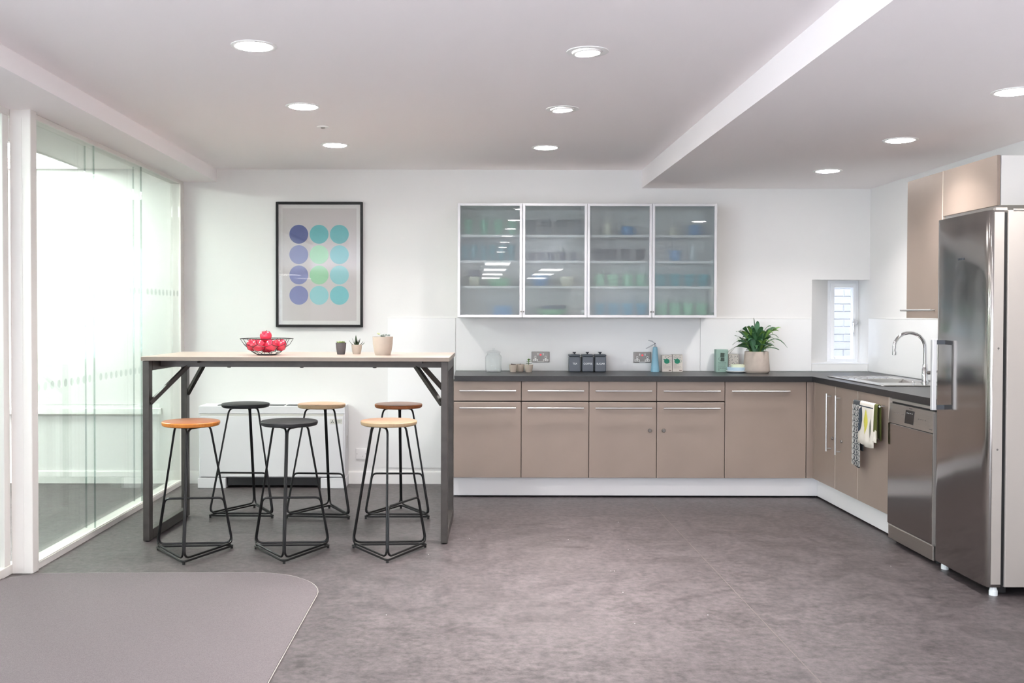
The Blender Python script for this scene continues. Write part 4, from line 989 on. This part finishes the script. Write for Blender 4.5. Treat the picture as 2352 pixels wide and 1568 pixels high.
# ---------------------------------------------------------------- potted plant
gx, gy = 2.215, 7.835
t = thing('potted_plant', 'bushy green strap-leaved plant in a concrete pot on the worktop', 'potted plant', (gx, gy, WZ))
M().lathe([(0, 0), (.09, 0), (.1, .012), (.102, .02), (.098, .07), (.09, .166), (.0885, .168), (.084, .168), (.082, .155), (0, .155)], (gx, gy, WZ), 48).build('pot', 'pot_concrete', t, smooth=True)
M().cyl((gx, gy, WZ+.1552), .08, .002, 24).build('soil', 'soil', t)
ROOT = Vector((gx, gy, WZ+.157))
def leaf(a, reach, height, droop, wdt, m, r0=.03, tw=0.0):
    """strap leaf: direction a (radians in plan), reaching out, rising to height, tip dropping by droop"""
    d = Vector((math.cos(a), math.sin(a), 0)); b0_ = ROOT+d*r0*random.uniform(.3, 1); side = Vector((-d.y, d.x, 0)).lerp(Vector((1, 0, 0)) if abs(d.x) < .75 else Vector((0, 0, .6)), .5+tw).normalized()
    P0, P1, P2, P3 = b0_, b0_+d*reach*.2+Vector((0, 0, height*.65)), b0_+d*reach*.6+Vector((0, 0, height*1.12)), b0_+d*reach+Vector((0, 0, height-droop))
    n = 10; L_, C_, R_ = [], [], []
    for k in range(n+1):
        u = k/n; p = P0*(1-u)**3+P1*3*u*(1-u)**2+P2*3*u*u*(1-u)+P3*u**3
        ww = wdt*(.22+.9*math.sin(PI*min(1, u*.85+.1)) if u < .98 else .06); ww *= 1 if u < .75 else max(.05, (1-u)/.25)**.7
        wob = Vector((0, 0, math.sin(u*9+a*3)*.003))
        if P3.y+0 > W-.012: pass
        p.y = min(p.y, W-.03)
        L_.append(p+side*ww/2+wob); R_.append(p-side*ww/2-wob); C_.append(p+d.cross(side)*ww*.12)
    m_ = M(); q = n+1; fs = []
    for k in range(n): fs += [(k, k+1, q+k+1, q+k), (q+k, q+k+1, 2*q+k+1, 2*q+k)]
    m_.add(L_+C_+R_, fs); o = m_.build('leaf', m, t, smooth=True); return o
random.seed(21)
spec = [(180, .20, .10, .11, .024), (172, .16, .12, .06, .026), (190, .235, .085, .10, .022), (200, .15, .17, .0, .032), (178, .12, .2, .03, .03), (165, .13, .155, -.01, .034),
        (0, .215, .15, .11, .018), (5, .16, .19, .02, .03), (-8, .13, .2, .01, .034), (12, .15, .09, .05, .026), (-15, .16, .055, .03, .02), (-3, .17, .18, -.02, .028),
        (95, .05, .25, -.02, .028), (260, .05, .22, -.03, .036), (280, .07, .20, .0, .04), (300, .09, .18, .02, .04), (240, .09, .17, .02, .04), (225, .12, .13, .04, .036),
        (315, .12, .14, .03, .036), (270, .1, .12, .05, .038), (255, .12, .08, .05, .032), (290, .11, .09, .05, .032), (330, .1, .2, -.01, .036), (210, .1, .2, .0, .03),
        (120, .08, .2, .0, .036), (60, .08, .2, .0, .036), (40, .1, .17, .02, .034), (140, .1, .16, .02, .034)]
for i, (dg_, re, he, dr_, ww) in enumerate(spec):
    leaf(math.radians(dg_), re, he, dr_, ww, ('leaf', 'leaf_dusty', 'leaf', 'leaf_light')[i % 4] if i not in (0, 2) else 'leaf')
for k in range(52):
    leaf(random.uniform(0, 2*PI), random.uniform(.03, .14), random.uniform(.04, .21), random.uniform(-.02, .05), random.uniform(.022, .04), random.choice(['leaf', 'leaf', 'leaf_dusty', 'leaf_light']), .05, random.uniform(-.35, .35))

# ---------------------------------------------------------------- tea towels on the rail
def cloth(name, label, y0_, y1_, zb, zf_back, m, xo=0.0, folds=2.0, amp=.004, seed=0):
    """cloth folded over the rail: front fall to zb, back fall to zf_back"""
    rx = FX-.04; nY = 14; R = .0085+xo; rows_ = []
    prof = [(rx+R, zf_back), (rx+R, .70), (rx+R, .806)]
    prof += [(rx+R*math.cos(a), .806+R*math.sin(a)) for a in [PI*k/6 for k in range(1, 6)]]
    prof += [(rx-R, .806), (rx-R-.002, .77)]+[(rx-R-.003, .77-(.77-zb)*k/6) for k in range(1, 7)]
    vs, fs = [], []
    for i, (x, z) in enumerate(prof):
        for j in range(nY+1):
            v = j/nY; dz = max(0, .80-z); wv = amp*math.sin(v*PI*2*folds+seed)*min(1, dz*5)
            s = -1 if x < rx else .3
            yy = y0_+(y1_-y0_)*v; sh = dz*.03*(v-.5)
            vs.append((x+s*abs(wv)*.9+(wv*.3 if x < rx else 0), yy+sh, z-(.006*math.sin(v*5+seed) if i in (0, len(prof)-1) else 0)))
    n = nY+1
    for i in range(len(prof)-1):
        for j in range(nY): fs.append((i*n+j, i*n+j+1, (i+1)*n+j+1, (i+1)*n+j))
    m_ = M(); m_.add(vs, fs); t = thing(name, label, 'towel', (rx, (y0_+y1_)/2, zb))
    o = m_.build('fabric', m, t, smooth=True)
    md = o.modifiers.new('thickness', 'SOLIDIFY'); md.thickness = .0016; md.offset = 0
    def front(v, z):
        dz = max(0, .80-z); wv = amp*math.sin(v*PI*2*folds+seed)*min(1, dz*5)
        return (rx-R-.003-abs(wv)*.9+wv*.3-.0016, y0_+(y1_-y0_)*v+dz*.03*(v-.5), z)
    return t, o, front
def patch(front, pts, name, m, parent, n=6):
    """flat print following the front of the cloth; pts are (v, z)"""
    cv = sum(p[0] for p in pts)/len(pts); cz = sum(p[1] for p in pts)/len(pts); vs, fs = [front(cv, cz)], []
    k = len(pts)
    for r in range(1, n+1):
        for v, z in pts: vs.append(front(cv+(v-cv)*r/n, cz+(z-cz)*r/n))
    for j in range(k): fs.append((0, 1+j, 1+(j+1) % k))
    for r in range(1, n):
        for j in range(k): a = 1+(r-1)*k; fs.append((a+j, a+k+j, a+k+(j+1) % k, a+(j+1) % k))
    q = M(); q.add(vs, fs); o = q.build(name, m, parent); return o
t, o, fr = cloth('tea_towel', 'dark grey tea towel patterned with pale leaf outlines, the longer one', 6.385, 6.505, .392, .5, 'towel_dark', 0, 1.0, .004, .5)
q = M()
for r_i in range(11):
    z = .772-r_i*.036
    for c_i, v in enumerate((.94, .5, .06)):
        for s in (-1, 1):
            cv, cz = v+s*.11, z; P_ = []
            for k in range(12):
                a = 2*PI*k/12; u_, w_ = .105*math.cos(a), .0155*math.sin(a); vv = cv+u_*.8+s*w_*2.0; zz = cz+w_+s*u_*.03
                P_.append(Vector(fr(min(1.0, max(0, vv)), max(.394, zz)))+Vector((-.0004, 0, 0)))
            q.tube(P_, .0011, 4, True)
for v in (.94, .5, .06): q.tube([Vector(fr(v, .785-k*.04)) for k in range(10)], .0011, 4)
q.build('printed_outlines', 'towel_line', o)
t, o, fr = cloth('tea_towel', 'cream tea towel printed with navy and yellow petals, the shorter one', 6.16, 6.385, .545, .60, 'towel_cream', .004, 1.6, .009, 0)
def petal(v0, v1, z0, z1, bend=0):
    P_ = []
    for k in range(9): u = k/8; P_.append((v0+(v1-v0)*.5+(v1-v0)*.5*math.sin(PI*u)+bend*math.sin(PI*u), z0+(z1-z0)*u))
    for k in range(1, 8): u = 1-k/8; P_.append((v0+(v1-v0)*.5-(v1-v0)*.5*math.sin(PI*u)+bend*math.sin(PI*u), z0+(z1-z0)*u))
    return P_
patch(fr, [(1, .62), (1, .765), (.93, .775), (.82, .785), (.76, .74), (.75, .70), (.8, .66), (.9, .635)], 'printed_petal', 'towel_navy', o)
patch(fr, petal(.36, .66, .615, .775), 'printed_petal', 'towel_yellow', o)
patch(fr, petal(.12, .26, .60, .72), 'printed_petal', 'towel_grey', o)
patch(fr, [(1, .792), (1, .785), (.5, .785), (.02, .785), (.02, .792), (.5, .792)], 'printed_stripe', 'towel_navy', o)
bk = cloth('tea_towel_x', 'x', 6.112, 6.158, .58, .6, 'towel_olive', .002, .7, .005, 1)
bt = bk[0]; fab = bk[1]; fab.name = 'folded_edge'; fab.location = fab.location+(bt.location-t.location); fab.parent = t; bpy.data.objects.remove(bt)
ob_ = patch(bk[2], [(0, .582), (1, .582), (1, .65), (.5, .66), (0, .655)], 'printed_hem', 'towel_cream', fab)
